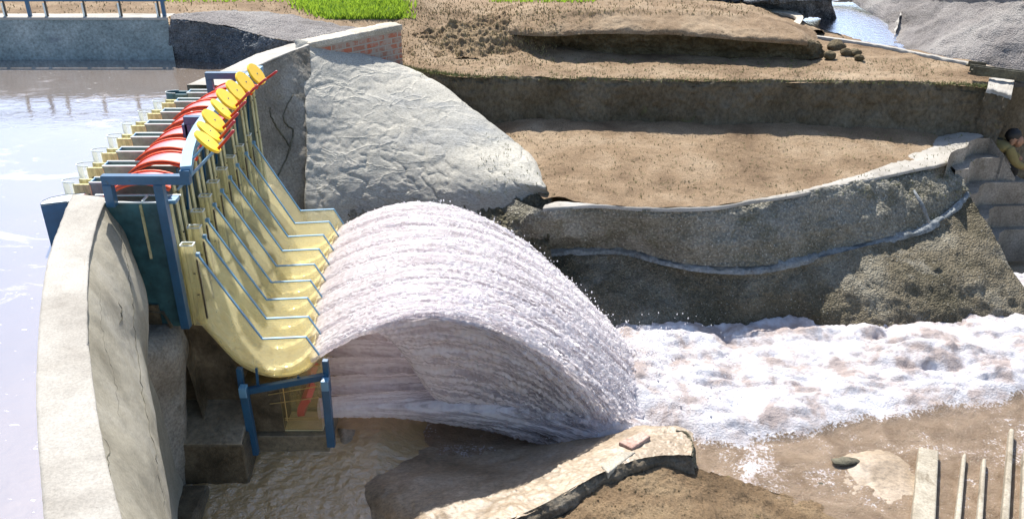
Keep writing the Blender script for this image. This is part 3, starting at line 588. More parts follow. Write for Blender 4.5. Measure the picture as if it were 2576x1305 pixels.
# sloping side wall right of the steps
sw = [U(*q5(*a), z) for a, z in [((580, 462), 2.03), ((650, 535), 1.98), ((735, 655), 1.76), ((820, 795), 1.42), ((930, 930), 1.12), ((1100, 1130), .72)]]
m = empty('side_wall', sw[0]*np.array((1, 1, 0))+np.array((0, 0, .6)), 'sloping wall with a thin pale edge between the steps and the crouching person', 'low wall')
loft('edge', [[p+np.array((.03, .03, -.03)) for p in sw], [p+np.array((.01, .015, .0)) for p in sw], sw, [p+np.array((-.003, 0, -.02)) for p in sw]], 60, 3, M['step'], [(8, .02), (20, .01)], parent=m)
loft('face', [[p+np.array((.06, .07, -.02)) for p in sw], [np.array((p[0]+.06, p[1]+.07, .6)) for p in sw]], 60, 20, M['stepdark'], [(4, .02)], parent=m)
# ground behind the side wall, where the person squats
pg = MB(); pg.add([U(2500, 420, 1.35), U(2800, 420, 1.35), U(2850, 330, 1.35), U(2500, 330, 1.35)], [(0, 1, 2, 3)]); S(pg.build('lower_ground', M['scarp']))
# corner wall at right of the upper terrace
cwl = empty('corner_wall', U(2520, 232, 2.3), 'pale capped corner of rough stone at the right end of the upper terrace', 'wall corner')
c1_ = P([(2488, 196, 2.64), (2540, 193, 2.64), (2552, 200, 2.64)]); c2_ = P([(2484, 222, 2.63), (2525, 234, 2.63), (2545, 240, 2.63)])
loft('cap', [c1_, c2_, [p+np.array((0, -.005, -.06)) for p in c2_]], 50, [8, 4], M['crest'], [(7, .04), (20, .012)], parent=cwl)
loft('face', [[p+np.array((0, .02, -.05)) for p in c2_], [p*np.array((1, 1, 0))+np.array((.0, .05, 1.9)) for p in c2_]], 50, 40, M['scarp'], [(5, .06), (15, .03)], parent=cwl)
tag(loft('flank_wall', [[np.array((x, 12.0+.25*max(0, x-7), z0_)) for x in (6.3, 6.7, 7.1, 7.6, 8.6)] for z0_ in (2.55, .8)], 60, 40, M['scarp'], [(5, .03), (18, .015)]), 'dark earth wall at the right edge behind the crouching person', 'wall')

# --- channel with foam
def plf(X, Y): return np.exp(-(((X-.98)/.36)**2+((Y-6.93)/.24)**2)**1.3)
def chan(X, Y):
    f = foamf(X, Y)
    p = np.stack([X*1.3, Y*2.0, X*0+3], -1)
    b = billow(p*1.15, 3); b2 = fbm(np.stack([X*14, Y*14, X*0], -1), 3)
    edge = np.clip((9.15+.0*X-Y)/.5, .25, 1)
    land = np.exp(-(((X-.9)/.9)**2+((Y-7.6)/.8)**2))
    pl = plf(X, Y)  # (((X-.92)/.40)**2+((Y-6.93)/.24)**2)**1.3)
    return .53+f*(.05+.44*edge*b*(.6+.6*fbm(p*.5+5, 2))+.05*billow(np.stack([X*6+.4*b, Y*9, X*0], -1), 3)+.006*b2+.20*land)+pl*(.16+.32*b+.06*billow(np.stack([X*9, Y*9, X*0], -1), 3))+.014*fbm(np.stack([X*5, Y*9, X*0], -1), 4)+.008*fbm(np.stack([X*16, Y*24, X*0], -1), 3)+.008*f*fbm(np.stack([X*30, Y*30, X*0+1], -1), 2)
eN = np.array([U(a, b, .6)[:2] for a, b in [(900, 1090), (1150, 1115), (1400, 1100), (1560, 1070), (1740, 1110), (1850, 1130), (2000, 1110), (2150, 1075), (2300, 1060), (2450, 1035), (2700, 985)]])
def foamf(X, Y):
    yn = np.interp(X, eN[:, 0], eN[:, 1]); wv = .12*fbm(np.stack([X*1.7, Y*1.7, X*0+8], -1), 3)
    a = np.clip((Y-yn+wv-.02*np.clip(X-3, 0, 4)-.03)/.42, 0, 1); a = a*a*(3-2*a)
    return a*np.clip((X+.35)/.5, 0, 1)
S(hfield('channel_water', -1.9, 8.6, 5.0, 10.2, .02, chan, M['foam'], lambda X, Y: (X > .35) | (Y > 6.35), lambda X, Y, Z: {'foam': np.maximum(foamf(X, Y), 1.4*plf(X, Y))*(.8+.2*np.clip(Z-.6, -1, 1))+.22*fbm(np.stack([X*2.2, Y*3.0, X*0], -1), 3)+.05}))

M['rimrock'] = rock('eroded_rim', [(.10, .08, .055), (.18, .15, .11), (.27, .235, .18)], 3, .9, bump=.8, bscale=30, bdist=.03)
# --- apron, rim and soil in the foreground (one lofted slope)
ax = [(560, 1215, .3), (700, 1130, .35), (845, 1115, .62), (1000, 1108, .50), (1200, 1125, .46), (1400, 1095, .50), (1560, 1080, .58), (1640, 1072, .80), (1700, 1076, .82), (1740, 1095, .78)]
am = [(560, 1260, .2), (720, 1190, .30), (865, 1150, .56), (1000, 1160, .55), (1180, 1170, .56), (1360, 1150, .62), (1480, 1120, .7), (1600, 1098, .84), (1690, 1090, .86), (1742, 1108, .84)]
ar = [(560, 1330, .2), (720, 1260, .25), (865, 1232, .5), (1000, 1232, .68), (1180, 1225, .74), (1330, 1195, .80), (1450, 1160, .84), (1570, 1118, .88), (1680, 1105, .88), (1742, 1122, .86)]
ae = [(560, 1500, .2), (760, 1420, .2), (1000, 1400, .38), (1130, 1370, .70), (1280, 1308, .88), (1380, 1262, .90), (1490, 1200, .92), (1580, 1162, .92), (1670, 1142, .9), (1738, 1148, .88)]
A1, A2, A3, A4 = [[U(*a) for a in r] for r in (ax, am, ar, ae)]
S(loft('apron_rim', [[p+np.array((0, .1, -.4)) for p in A1], A1, A2, A3, A4], 460, [6, 22, 26, 50], M['apron'], [(1.4, .035), (5, .022), (16, .010), (34, .004)], smoothv=True))
S(loft('rim_face', [[p+np.array((0, .02, -.01)) for p in A4], [p+np.array((.03, -.03, -.06)) for p in A4], [p+np.array((.06, -.10, -.45)) for p in A4]], 400, [8, 18], M['rimrock'], [(3, .05), (11, .03), (30, .012)]))
# cap stones on the rim
for k, (a, b, c, d, mt_, lab) in enumerate([((1556, 1105), (1616, 1078), (1638, 1090), (1590, 1122), 'capred', 'reddish cap slab near the end of the curved basin rim'), ((1512, 1165), (1560, 1128), (1600, 1130), (1530, 1184), 'concrete', 'grey cap slab on the curved basin rim below the red one')]):
    if mt_ == 'capred': M['capred'] = rock('reddish_mortar', [(.33, .2, .16), (.42, .28, .23), (.5, .36, .3)], 4, .8)
    pp = [U(*v, .95) for v in (a, b, c, d)]; m = MB(); m.prism([tuple(p[:2]) for p in pp][::-1], .80, .928)
    tag(m.build('cap_slab', M[mt_], None, False, .012), lab, 'slab')
# eroded end of the rim
en = MB(); s0 = P([(1700, 1080), (1722, 1084), (1738, 1098), (1744, 1120), (1742, 1145)], .88)
S(loft('rim_end', [[p+np.array((-.02, -.01, -.02)) for p in s0], s0, [p+np.array((.03, .0, -.15)) for p in s0], [p+np.array((.05, .02, -.5)) for p in s0]], 80, [8, 12, 16], M['roughband'], [(6, .03), (16, .02)]))
# soil below the rim
sr1 = P([(1200, 1400, .60), (1330, 1330, .66), (1420, 1268, .72), (1520, 1205, .76), (1620, 1168, .76), (1700, 1165, .72), (1760, 1180, .62), (1900, 1220, .56), (2040, 1260, .52)])
sr2 = P([(1250, 1600, .75), (1400, 1450, .82), (1500, 1360, .84), (1600, 1270, .84), (1700, 1235, .80), (1800, 1240, .72), (1900, 1260, .64), (2000, 1285, .58), (2150, 1310, .52)])
sr3 = P([(1250, 1900, .9), (1400, 1800, .95), (1500, 1600, .95), (1600, 1500, .92), (1750, 1480, .88), (1850, 1480, .82), (1980, 1480, .76), (2100, 1480, .7), (2250, 1480, .64)])
sr1 = [p+np.array((0, 0, .06*min(1, max(0, (7-i_)/2)))) for i_, p in enumerate(sr1)]
S(loft('soil_bank', [[p+np.array((0, .06, -.25)) for p in sr1], sr1, sr2, sr3], 400, [6, 50, 50], M['soildark'], [(2, .05), (9, .035), (28, .016)]))
# wet sand and shallow water at lower right
def sandz(X, Y):
    c = U(2200, 1165, .6)
    return .475+.02*fbm(np.stack([X*4, Y*4, X*0+9], -1), 3)+(.10+.05*fbm(np.stack([X*3, Y*3, X*0+2], -1), 2))*np.exp(-(((X-c[0]-.05)/.50)**2+((Y-c[1]+.05)/.42)**2))+.06*np.clip(5.6-Y, 0, 1)+.03*fbm(np.stack([X*2, Y*2, X*0], -1))+.008*fbm(np.stack([X*18, Y*18, X*0], -1))
S(hfield('wet_sand', .8, 9, 3.2, 7.3, .025, sandz, M['apron']))

# dark stone on the sand
def boulder(px, py, z, r, mat, lab, cat='stone', name='stone', sq=(1.6, .8, .45), group=None, seed=0):
    c = U(px, py, z); n = 14; V = []; 
    th_ = np.linspace(0, PI, n); ph = np.linspace(0, 2*PI, 22, endpoint=False)
    TH, PH = np.meshgrid(th_, ph, indexing='ij'); D = np.stack([np.sin(TH)*np.cos(PH), np.sin(TH)*np.sin(PH), np.cos(TH)], -1)
    R = 1+.35*fbm(D*1.7+seed*3.1, 3)+.12*fbm(D*5+seed, 2); G = D*R[..., None]*np.array(sq)*r+c
    F = []
    for i in range(n-1):
        for j in range(22): F.append((i*22+j, i*22+(j+1) % 22, (i+1)*22+(j+1) % 22, (i+1)*22+j))
    return tag(mesh(name, G, F, mat, None, True), lab, cat, group)
boulder(2128, 1160, .56, .075, M['darkrock'], 'dark wet stone lying on the pale sand at lower right', seed=1, sq=(1.7, .7, .35))
boulder(1315, 328, 1.87, .04, M['crest'], 'small pale stone on the brown middle terrace beside the mortar cone', seed=4)
boulder(2063, 1216, .53, .022, M['darkrock'], 'tiny dark pebble in the shallow stream at lower right', 'pebble', 'pebble', seed=3)
for k, (a, b, r, lab) in enumerate([(2105, 118, .12, 'largest brown clod beside the end of the earth mound'), (2128, 132, .075, 'brown clod just right of the largest one by the mound'), (2152, 133, .08, 'small brown clod farthest right of the earth mound but one'), (2162, 146, .06, 'round brown clod nearest the terrace edge right of the mound'), (2088, 140, .08, 'brown clod at the foot of the mound end')]):
    boulder(a, b, 2.66, r, M['clod'], lab, 'clod', 'earth_clod', (1.2, 1, .8), 'earth clods by the mound', seed=k+7)

# --- concrete sluice ribs lower right
M['ribmat'] = rock('weathered_rib_concrete', [(.22, .19, .14), (.33, .295, .235), (.40, .37, .30)], 3, .8, bump=.4, bscale=40, stain=((.15, .12, .08), 3.5, .55, .8), fc=.5)
ribs = [((2312, 1122), (2362, 1132), (2350, 1400), (2285, 1400), .16, 'broad pale concrete block, leftmost of the baffle ribs at lower right'),
        ((2422, 1140), (2432, 1140), (2410, 1400), (2392, 1400), .14, 'thin concrete rib, first to the right of the broad block'),
        ((2472, 1150), (2482, 1152), (2468, 1400), (2450, 1400), .14, 'thin concrete rib second to the right of the broad block'),
        ((2540, 1075), (2552, 1078), (2535, 1400), (2512, 1400), .16, 'thin pale concrete rib third to the right of the broad block'),
        ((2575, 1130), (2590, 1130), (2590, 1400), (2566, 1400), .16, 'concrete rib cut by the right edge of the photo')]
for k, (a, b, c, d, h, lab) in enumerate(ribs):
    h *= .75; z = .50+h; pp = [U(*v, z) for v in (a, b, c, d)]; m = MB(); m.prism([tuple(p[:2]) for p in pp][::-1], .3, z)
    tag(m.build('baffle_rib', M['ribmat'], None, False, .014), lab, 'concrete rib', 'concrete ribs at lower right')

# ================================================================== LEFT: buttress, blocks, apron floor
bt = empty('buttress', U(420, 1240, .5), 'rounded grey concrete buttress against the dam foot, under the blue post', 'buttress')
t1 = [U(350, 812, 2.07), U(385, 797, 2.09), U(420, 793, 2.09), U(452, 797, 2.07), U(460, 815, 2.03)]
t2 = [np.array((p[0]*1.0, p[1]-.14, p[2]-.12)) for p in t1]; t2[4] = UY(472, 870, 6.45); t2[3] = UY(455, 875, 6.33)
r_ = [UY(330, 900, 5.9), UY(378, 890, 6.05), UY(425, 885, 6.2), UY(460, 890, 6.35), UY(475, 880, 6.55)]
r3_ = [UY(340, 1000, 5.9), UY(385, 1000, 6.05), UY(430, 1000, 6.2), UY(462, 1000, 6.3), UY(471, 1000, 6.5)]
r4_ = [UY(360, 1120, 5.8), UY(395, 1130, 5.95), UY(435, 1130, 6.1), UY(468, 1120, 6.25), UY(476, 1110, 6.45)]
r5_ = [UY(380, 1240, 5.7), UY(410, 1240, 5.85), UY(440, 1240, 6.0), UY(470, 1240, 6.2), UY(480, 1230, 6.4)]
r6_ = [UY(400, 1400, 5.7), UY(415, 1400, 5.8), UY(440, 1400, 5.9), UY(470, 1400, 6.1), UY(480, 1400, 6.3)]
tb = [p+np.array((0, .35, 0)) for p in t1]
loft('body', [tb, t1, r_, r3_, r4_, r5_, r6_], 90, 16, M['greyface'], [(2, .03), (8, .012)], parent=bt, smoothv=True)
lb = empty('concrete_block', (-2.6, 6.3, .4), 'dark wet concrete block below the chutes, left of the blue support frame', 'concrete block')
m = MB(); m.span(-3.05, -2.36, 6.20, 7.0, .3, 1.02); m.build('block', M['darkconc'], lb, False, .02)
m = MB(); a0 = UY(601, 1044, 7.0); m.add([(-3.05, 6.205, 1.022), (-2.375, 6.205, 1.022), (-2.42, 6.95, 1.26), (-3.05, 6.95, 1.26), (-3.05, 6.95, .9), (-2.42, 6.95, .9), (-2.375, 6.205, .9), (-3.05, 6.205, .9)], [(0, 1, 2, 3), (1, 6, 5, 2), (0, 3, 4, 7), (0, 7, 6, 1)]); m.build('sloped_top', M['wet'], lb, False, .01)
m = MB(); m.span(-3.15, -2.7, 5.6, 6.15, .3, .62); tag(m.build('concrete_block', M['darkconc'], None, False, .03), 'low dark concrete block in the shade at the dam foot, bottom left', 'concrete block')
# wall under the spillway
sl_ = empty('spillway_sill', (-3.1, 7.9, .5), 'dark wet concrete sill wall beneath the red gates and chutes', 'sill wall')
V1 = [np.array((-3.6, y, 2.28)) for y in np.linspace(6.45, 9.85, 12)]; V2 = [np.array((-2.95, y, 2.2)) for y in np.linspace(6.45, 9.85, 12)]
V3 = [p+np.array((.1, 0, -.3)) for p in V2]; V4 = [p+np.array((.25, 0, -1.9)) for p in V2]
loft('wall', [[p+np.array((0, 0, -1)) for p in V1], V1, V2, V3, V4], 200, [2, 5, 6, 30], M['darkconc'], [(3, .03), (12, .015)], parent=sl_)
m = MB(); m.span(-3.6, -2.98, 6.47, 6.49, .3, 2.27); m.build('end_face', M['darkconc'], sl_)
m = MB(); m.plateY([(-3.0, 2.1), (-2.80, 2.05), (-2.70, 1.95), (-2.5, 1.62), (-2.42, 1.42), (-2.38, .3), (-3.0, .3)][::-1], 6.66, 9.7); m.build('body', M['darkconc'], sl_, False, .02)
# apron floor with running water
def floorz(X, Y):
    return .70-.28*np.clip((6.6-Y)/.9, 0, 1)-.30*np.clip((X+1.25)/.7, 0, 1)*(.3+.7*np.clip((Y-5.2)/1.2, 0, 1))+.015*fbm(np.stack([X*6, Y*6, X*0], -1))+.025*np.abs(fbm(np.stack([X*9, Y*9, X*0+4], -1), 2))
S(hfield('apron_floor', -3.4, .4, 3.5, 9.8, .025, floorz, M['flow']))
# shallow water sheet over the bright slope at the bottom centre
m = MB(); p_ = [UY(868, 1075, 6.62), UY(1000, 1092, 6.75)]
S(loft('basin_side', [[UY(845, 1075, 6.9), UY(868, 1078, 6.75), UY(940, 1085, 6.95), UY(1060, 1100, 6.95)], [UY(850, 1120, 6.75), UY(872, 1130, 6.55), UY(960, 1140, 6.7), UY(1080, 1150, 6.75)], [UY(860, 1215, 6.3), UY(880, 1215, 6.25), UY(980, 1215, 6.3), UY(1100, 1215, 6.3)]], 120, 24, M['apron'], [(4, .03), (14, .012)], smoothv=True))

# ================================================================== SPILLWAY HARDWARE
NB = 8; PY = .3425; Y0 = 6.55
YK = [Y0+PY*k for k in range(9)]
DX = [0, -.05, -.13, -.17, -.2, -.22, -.24, -.24, -.25]
tips = [U(a, b, 3.2) for a, b in [(155, 454), (182, 413), (215.5, 377), (252, 341), (288, 309), (333, 279), (373, 253), (410, 231)]]
PX0 = [0, 0, -.05, -.09, -.11, -.11, -.09, -.07, -.05]
ordn = ['nearest', 'second nearest', 'third nearest', 'fourth nearest', 'fifth nearest', 'fourth farthest', 'third farthest', 'second farthest', 'farthest']
ordb = ['nearest', 'second nearest', 'third nearest', 'fourth nearest', 'fourth farthest', 'third farthest', 'second farthest', 'farthest']
def copy_tree(o, parent=None):
    c = o.copy(); C.objects.link(c); c.parent = parent
    for ch in [x for x in bpy.data.objects if x.parent == o]: copy_tree(ch, c)
    return c
# ---- pier (built at k=1 position, copied)
PT = .115
def make_pier(clear=True):
    y = float(tips[0][1])+PT/2; r = empty('gate_pier', (-3.2, y, 2.2), '', 'pier', 'piers between the red gates')
    xn = float(tips[0][0]); x1 = xn+.13; x2 = x1+.125; xe = -2.84; yb = y; ya = y-PT
    nm = M['clear'] if clear else M['teal']
    # nose: half round shell
    pts = [(x1, ya)]+[(x1-(PT/2)*2.2*math.sin(a)*1.0, (ya+yb)/2-(PT/2)*math.cos(a)) for a in np.linspace(0.0, PI, 14)]+[(x1, yb)]
    m = MB(); n = len(pts); m.add([(p[0], p[1], 2.5) for p in pts]+[(p[0], p[1], 3.2) for p in pts], [(i, i+1, n+i+1, n+i) for i in range(n-1)]); m.build('nose', nm, r, True)
    m = MB(); m.tube([(p[0], p[1], 3.2) for p in pts], .0045, 6); m.build('rim', M['rim'], r)
    for s, yy in ((0, ya), (1, yb)):
        m = MB(); m.span(x1-.01, x2+.01, yy-.012, yy+.012, 2.4, 3.19); m.build('timber_block', M['timber'] if clear else M['teal'], r, False, .003)
        m = MB(); m.span(x2, xe, yy-.006, yy+.006, 2.15, 3.2); m.build('side_plate', M['steel'], r)
        m = MB(); m.span(x2, xe, yy-.008, yy+.008, 3.2, 3.21); m.build('rim', M['rim'], r)
        m = MB(); m.span(xe, xe+.012, yy-.028, yy+.028, 2.02, 3.2)
        m.build('edge_strip', M['strip'], r)
        for z in (3.12, 2.75, 2.4): MB().box((xe+.016, yy, z), (.012, .012, .012)).build('bolt', M['bolt'], r)
        if s == 0:
            for xq_ in (x1+.03, x2-.01): MB().box((xq_, yy-.016, 3.1), (.014, .01, .014)).build('bolt', M['bolt'], r)
    m = MB(); m.span(x2, x2+.012, ya, yb, 2.5, 3.205); m.build('cross_plate', M['bluepale'], r)
    m = MB(); m.span(xe-.10, xe-.09, ya, yb, 2.2, 3.19); m.build('cross_plate', M['blue'], r)
    return r
pier = make_pier(); base = pier.location.copy()
for k in range(1, 9):
    if k == 8:
        o = make_pier(False); b0 = o.location.copy()
    else: o = pier if k == 1 else copy_tree(pier); b0 = base
    o.location = b0+Vector((float(tips[k-1][0]-tips[0][0])*.6, float(tips[k-1][1]-tips[0][1]), 0))
    o['label'] = 'clear acrylic nosed pier between the red gates, %s to the camera of the clear ones' % ordb[k-1] if k < 8 else 'dark steel nosed pier at the far end of the row of red gates'
    if k < 8: o['label'] = o['label'].replace('nearest to the camera of the clear ones', 'nearest in the row').replace('farthest to the camera of the clear ones', 'farthest in the row of clear ones')
# ---- near abutment box (blue nose + teal side plate)
ab = empty('abutment_box', (-3.3, 6.45, 2.2), 'dark blue and teal steel end box at the near end of the gates', 'steel box')
m = MB(); pts = [U(100, 515, 3.2), U(118, 500, 3.2), U(150, 489, 3.2), U(200, 484, 3.2)]
nose = [U(168, 506, 3.2), U(101, 514, 3.2), U(107, 505, 3.2), U(128, 496, 3.2), U(165, 489, 3.2), U(215, 485, 3.2)]
n = len(nose); m.add([tuple(p) for p in nose]+[(p[0], p[1], 2.5) for p in nose], [(i, i+1, n+i+1, n+i) for i in range(n-1)]); m.build('nose', M['blue'], ab)
m = MB(); m.prism([tuple(p[:2]) for p in nose], 3.185, 3.195); m.build('lid', M['rim'], ab)
m = MB(); ys_ = 6.50; xa, xb = UY(282, 490, ys_)[0]-.3, UY(418, 484, ys_)[0]; m.span(xa, xb, ys_, ys_+.012, 2.05, 3.19); m.build('side_plate', M['teal'], ab)
m = MB(); m.span(xa+.1, xb, ys_-.004, ys_+.016, 3.19, 3.20); m.span(xa+.1, xb+.06, ys_+.12, ys_+.14, 3.2, 3.21); m.span(xa+.52, xa+.535, ys_, ys_+.13, 3.2, 3.212); m.build('rim', M['rim'], ab)
m = MB(); m.span(xa+.50, xa+.52, ys_-.012, ys_-.0005, 2.7, 3.18); m.build('rib', M['strip'], ab)
m = MB(); m.box((xb+.015, ys_+.07, 3.19), (.07, .1, .03)); m.build('end_cap', M['bluepale'], ab)
m = MB(); m.span(xb-.02, xb+.0, ys_+.02, ys_+.08, 2.05, 3.17); m.build('edge_strip', M['strip'], ab)
# ---- red radial gate
def arcpts(cx, cz, r, a0, a1, n): return [(cx+r*math.cos(a), cz+r*math.sin(a)) for a in np.linspace(a0, a1, n)]
def make_gate():
    y0 = 6.60; y1 = 6.60+.25; r = empty('radial_gate', (-2.97, (y0+y1)/2, 2.9), '', 'gate', 'red radial gates on the dam')
    ro, ri = .45, .438; a = arcpts(-2.97, 2.88, ro, math.radians(62), math.radians(176), 30); b = arcpts(-2.97, 2.88, ri, math.radians(62), math.radians(176), 30)
    m = MB(); m.plateY(a+b[::-1], y0, y1)
    # quads instead of big ngon
    m.V = []; m.F = []; n = 30
    for (pa, yy) in ((a, y0), (a, y1), (b, y0), (b, y1)): m.V += [(p[0], yy, p[1]) for p in pa]
    for i in range(n-1): m.F += [(i, n+i, n+i+1, i+1), (2*n+i, 2*n+i+1, 3*n+i+1, 3*n+i), (i, i+1, 2*n+i+1, 2*n+i), (n+i, 3*n+i, 3*n+i+1, n+i+1)]
    m.F += [(0, 2*n, 3*n, n), (n-1, 2*n-1, 4*n-1, 3*n-1)]
    o = m.build('skin_plate', M['red'], r, True); mo = o.modifiers.new('edge', 'EDGE_SPLIT'); mo.split_angle = math.radians(40)
    for yy in (y0, y1-.02):
        m = MB(); c = arcpts(-2.97, 2.88, .462, math.radians(60), math.radians(176), 30); d = arcpts(-2.97, 2.88, .425, math.radians(60), math.radians(176), 30)
        for i in range(29):
            m.add([(c[i][0], yy, c[i][1]), (c[i+1][0], yy, c[i+1][1]), (d[i+1][0], yy, d[i+1][1]), (d[i][0], yy, d[i][1]), (c[i][0], yy+.018, c[i][1]), (c[i+1][0], yy+.018, c[i+1][1]), (d[i+1][0], yy+.018, d[i+1][1]), (d[i][0], yy+.018, d[i][1])], [(0, 3, 2, 1), (4, 5, 6, 7), (0, 1, 5, 4), (3, 7, 6, 2)])
        m.build('edge_strip', M['redorange'], r)
    for yy in (y0+.03, y1-.03):
        for an in (75, 150):
            m = MB(); m.bar((-2.9, yy, 2.8), (-2.97+.43*math.cos(math.radians(an)), yy, 2.85+.43*math.sin(math.radians(an))), .015, .02, (0, 1, 0)); m.build('arm', M['blue'], r)
    return r
gate = make_gate(); gb_ = gate.location.copy()
for k in range(8):
    o = gate if k == 0 else copy_tree(gate)
    o.location = gb_+Vector((PX0[k]*.8+.02*math.sin(k*2.1), (0 if k == 0 else float((tips[k-1][1]+(tips[k][1] if k < 7 else tips[k-1][1]+.33))/2-6.725)), .012*math.sin(k*1.7)))
    o['label'] = 'glossy red arched gate in the row across the dam, %s to the camera' % ordb[k] if 'near' in ordb[k] else 'glossy red arched gate in the row across the dam, %s from the camera' % ordb[k]
# ---- breast walls behind the gates
# ---- chute divider
prof_top = [UY(a, b, Y0) for a, b in [(496, 640), (580, 750), (660, 853), (770, 848), (803, 893)]]
prof_bot = [UY(a, b, Y0) for a, b in [(500, 800), (545, 850), (600, 908), (645, 934), (690, 946), (740, 943), (778, 928), (808, 900)]]
pt = [(p[0], p[2]) for p in prof_top]; pb = [(p[0], p[2]) for p in prof_bot]
def make_divider():
    r = empty('chute_divider', (-2.3, Y0, 1.5), '', 'divider wall', 'acrylic divider walls of the chutes')
    m = MB(); m.plateY(pt+pb[::-1], Y0-.006, Y0+.006); m.build('side_panel', M['stained'], r)
    for i in range(4):
        m = MB(); a, b = pt[i], pt[i+1]; m.bar((a[0], Y0, a[1]+.004), (b[0], Y0, b[1]+.004), .028, .014, (0, 1, 0)) if False else m.bar((a[0], Y0, a[1]+.005), (b[0], Y0, b[1]+.005), .021, .010)
        m.build('edge_rail', M['bluepale'], r)
    # tower
    x0, x1 = pt[0][0]-.12, pt[0][0]-.015
    for n, (xa_, xb_, ya_, yb_) in enumerate([(x0, x1, Y0-.035, Y0-.027), (x0, x1, Y0+.027, Y0+.035), (x0, x0+.008, Y0-.027, Y0+.027), (x1-.008, x1, Y0-.027, Y0+.027)]):
        m = MB(); m.span(xa_, xb_, ya_, yb_, 2.05, 2.8); m.build('tower_panel', M['stained'] , r)
    m = MB(); m.span(x0-.003, x1+.003, Y0-.038, Y0-.030, 2.8, 2.808); m.span(x0-.003, x1+.003, Y0+.030, Y0+.038, 2.8, 2.808); m.span(x0-.003, x0+.006, Y0-.03, Y0+.03, 2.8, 2.808); m.span(x1-.006, x1+.003, Y0-.03, Y0+.03, 2.8, 2.808); m.build('tower_rim', M['rim'], r)
    m = MB(); m.plateY([(-2.84, 2.05), (-2.84, 2.75), (x0-.002, 2.62), (x0-.002, 2.05)], Y0-.005, Y0+.005); m.build('link_panel', M['stained'], r)
    m = MB(); m.span(x1+.001, x1+.012, Y0-.012, Y0+.012, 2.1, 2.66); m.build('edge_strip', M['bolt'], r)
    for z in (2.55, 2.35): MB().box((x1-.02, Y0-.037, z), (.02, .006, .008)).build('bolt', M['bolt'], r)
    MB().box((pt[0][0]+.01, Y0-.01, pt[0][1]+.005), (.03, .03, .03)).build('clamp', M['bluepale'], r)
    return r
dvd = make_divider(); db = dvd.location.copy()
for k in range(9):
    o = dvd if k == 0 else copy_tree(dvd); o.location = db+Vector((DX[k], PY*k, 0))
    o['label'] = 'yellowed clear divider wall with blue top rail, %s in the row of chutes' % ordn[k]
# ---- chute floors with thin flowing water
def make_floor():
    r = empty('spillway_chute', (-2.3, Y0+PY/2, 1.5), '', 'chute', 'yellow flip bucket chutes')
    y0, y1 = Y0+.008, Y0+PY-.008
    cur = cr(np.array([(p[0], 0, p[1]) for p in pb]), 40); 
    G = np.stack([cur*np.array((1, 0, 1))+np.array((0, y, 0)) for y in np.linspace(y0, y1, 14)], 1)
    G2 = G+np.array((0, 0, -.014))
    a = G.reshape(-1, 3); n = len(a); F = [tuple(f) for f in gridfaces(40, 14)]
    mesh('floor', np.concatenate([a, G2.reshape(-1, 3)]), F+[tuple(n+i for i in f[::-1]) for f in F]+[(i*14, (i+1)*14, n+(i+1)*14, n+i*14) for i in range(39)], M['floorsheet'], r, True)
    Gw = np.stack([cur*np.array((1, 0, 1))+np.array((0, y, 0)) for y in np.linspace(y0+.002, y1-.002, 60)], 1)
    u = np.linspace(0, 1, 40)[:, None]; cur2 = cr(np.array([(p[0], 0, p[1]) for p in pb]), 160); Gw = np.stack([cur2*np.array((1, 0, 1))+np.array((0, y, 0)) for y in np.linspace(y0+.002, y1-.002, 50)], 1)
    N_ = gridnormals(Gw); N_ *= np.sign(N_[..., 2:3])
    u = np.linspace(0, 1, 160)[:, None]; h = .035+.05*u+.02*fbm(Gw*np.array((7, 16, 7)), 3)+.012*fbm(Gw*np.array((22, 34, 22)), 2)*(.4+u)
    mesh('flowing_water', Gw+N_*h[..., None], gridfaces(160, 50), M['chutewater'], r, True)
    return r
M['chutefloor'] = paint('stained_yellow_sheet', (.90, .80, .50), .4, .1)
def cw():
    m, t, p, N, L = nodes('amber_water'); tc = N('ShaderNodeTexCoord')
    n = noise(t, tc.outputs['Object'], 9, 7, .65, .8)
    L(ramp(t, n, [(.3, (.76, .62, .32)), (.55, (.90, .80, .52)), (.75, (.95, .91, .74))]), p.inputs['Base Color']); setv(p, 'Roughness', .12); setv(p, 'Specular IOR Level', .7)
    b = N('ShaderNodeBump'); b.inputs['Strength'].default_value = .35; b.inputs['Distance'].default_value = .01; L(noise(t, tc.outputs['Object'], 22, 4, .6, .5), b.inputs['Height']); L(b.outputs[0], p.inputs['Normal'])
    return m
M['chutewater'] = cw()
M['floorsheet'] = acrylic('amber_floor_sheet', (.99, .94, .76), (.93, .80, .46), .45)
_t = M['chutewater'].node_tree; _tr = _t.nodes.new('ShaderNodeBsdfTransparent'); _tr.inputs[0].default_value = (1, .96, .82, 1); _tl = _t.nodes.new('ShaderNodeBsdfTranslucent'); _tl.inputs[0].default_value = (.95, .82, .5, 1); _ms = _t.nodes.new('ShaderNodeMixShader'); _ms.inputs[0].default_value = .5; _t.links.new(_tr.outputs[0], _ms.inputs[1]); _t.links.new(_tl.outputs[0], _ms.inputs[2]); _mx = _t.nodes.new('ShaderNodeMixShader'); _mx.inputs[0].default_value = .5
_t.links.new(_t.nodes['Principled BSDF'].outputs[0], _mx.inputs[1]); _t.links.new(_ms.outputs[0], _mx.inputs[2]); _t.links.new(_mx.outputs[0], _t.nodes['Material Output'].inputs[0])
fl_ = make_floor(); fb = fl_.location.copy()
for k in range(8):
    o = fl_ if k == 0 else copy_tree(fl_); o.location = fb+Vector(((DX[k]+DX[k+1])/2, PY*k, 0))
    o['label'] = 'yellow curved chute with amber water, %s in the row' % ordb[k]
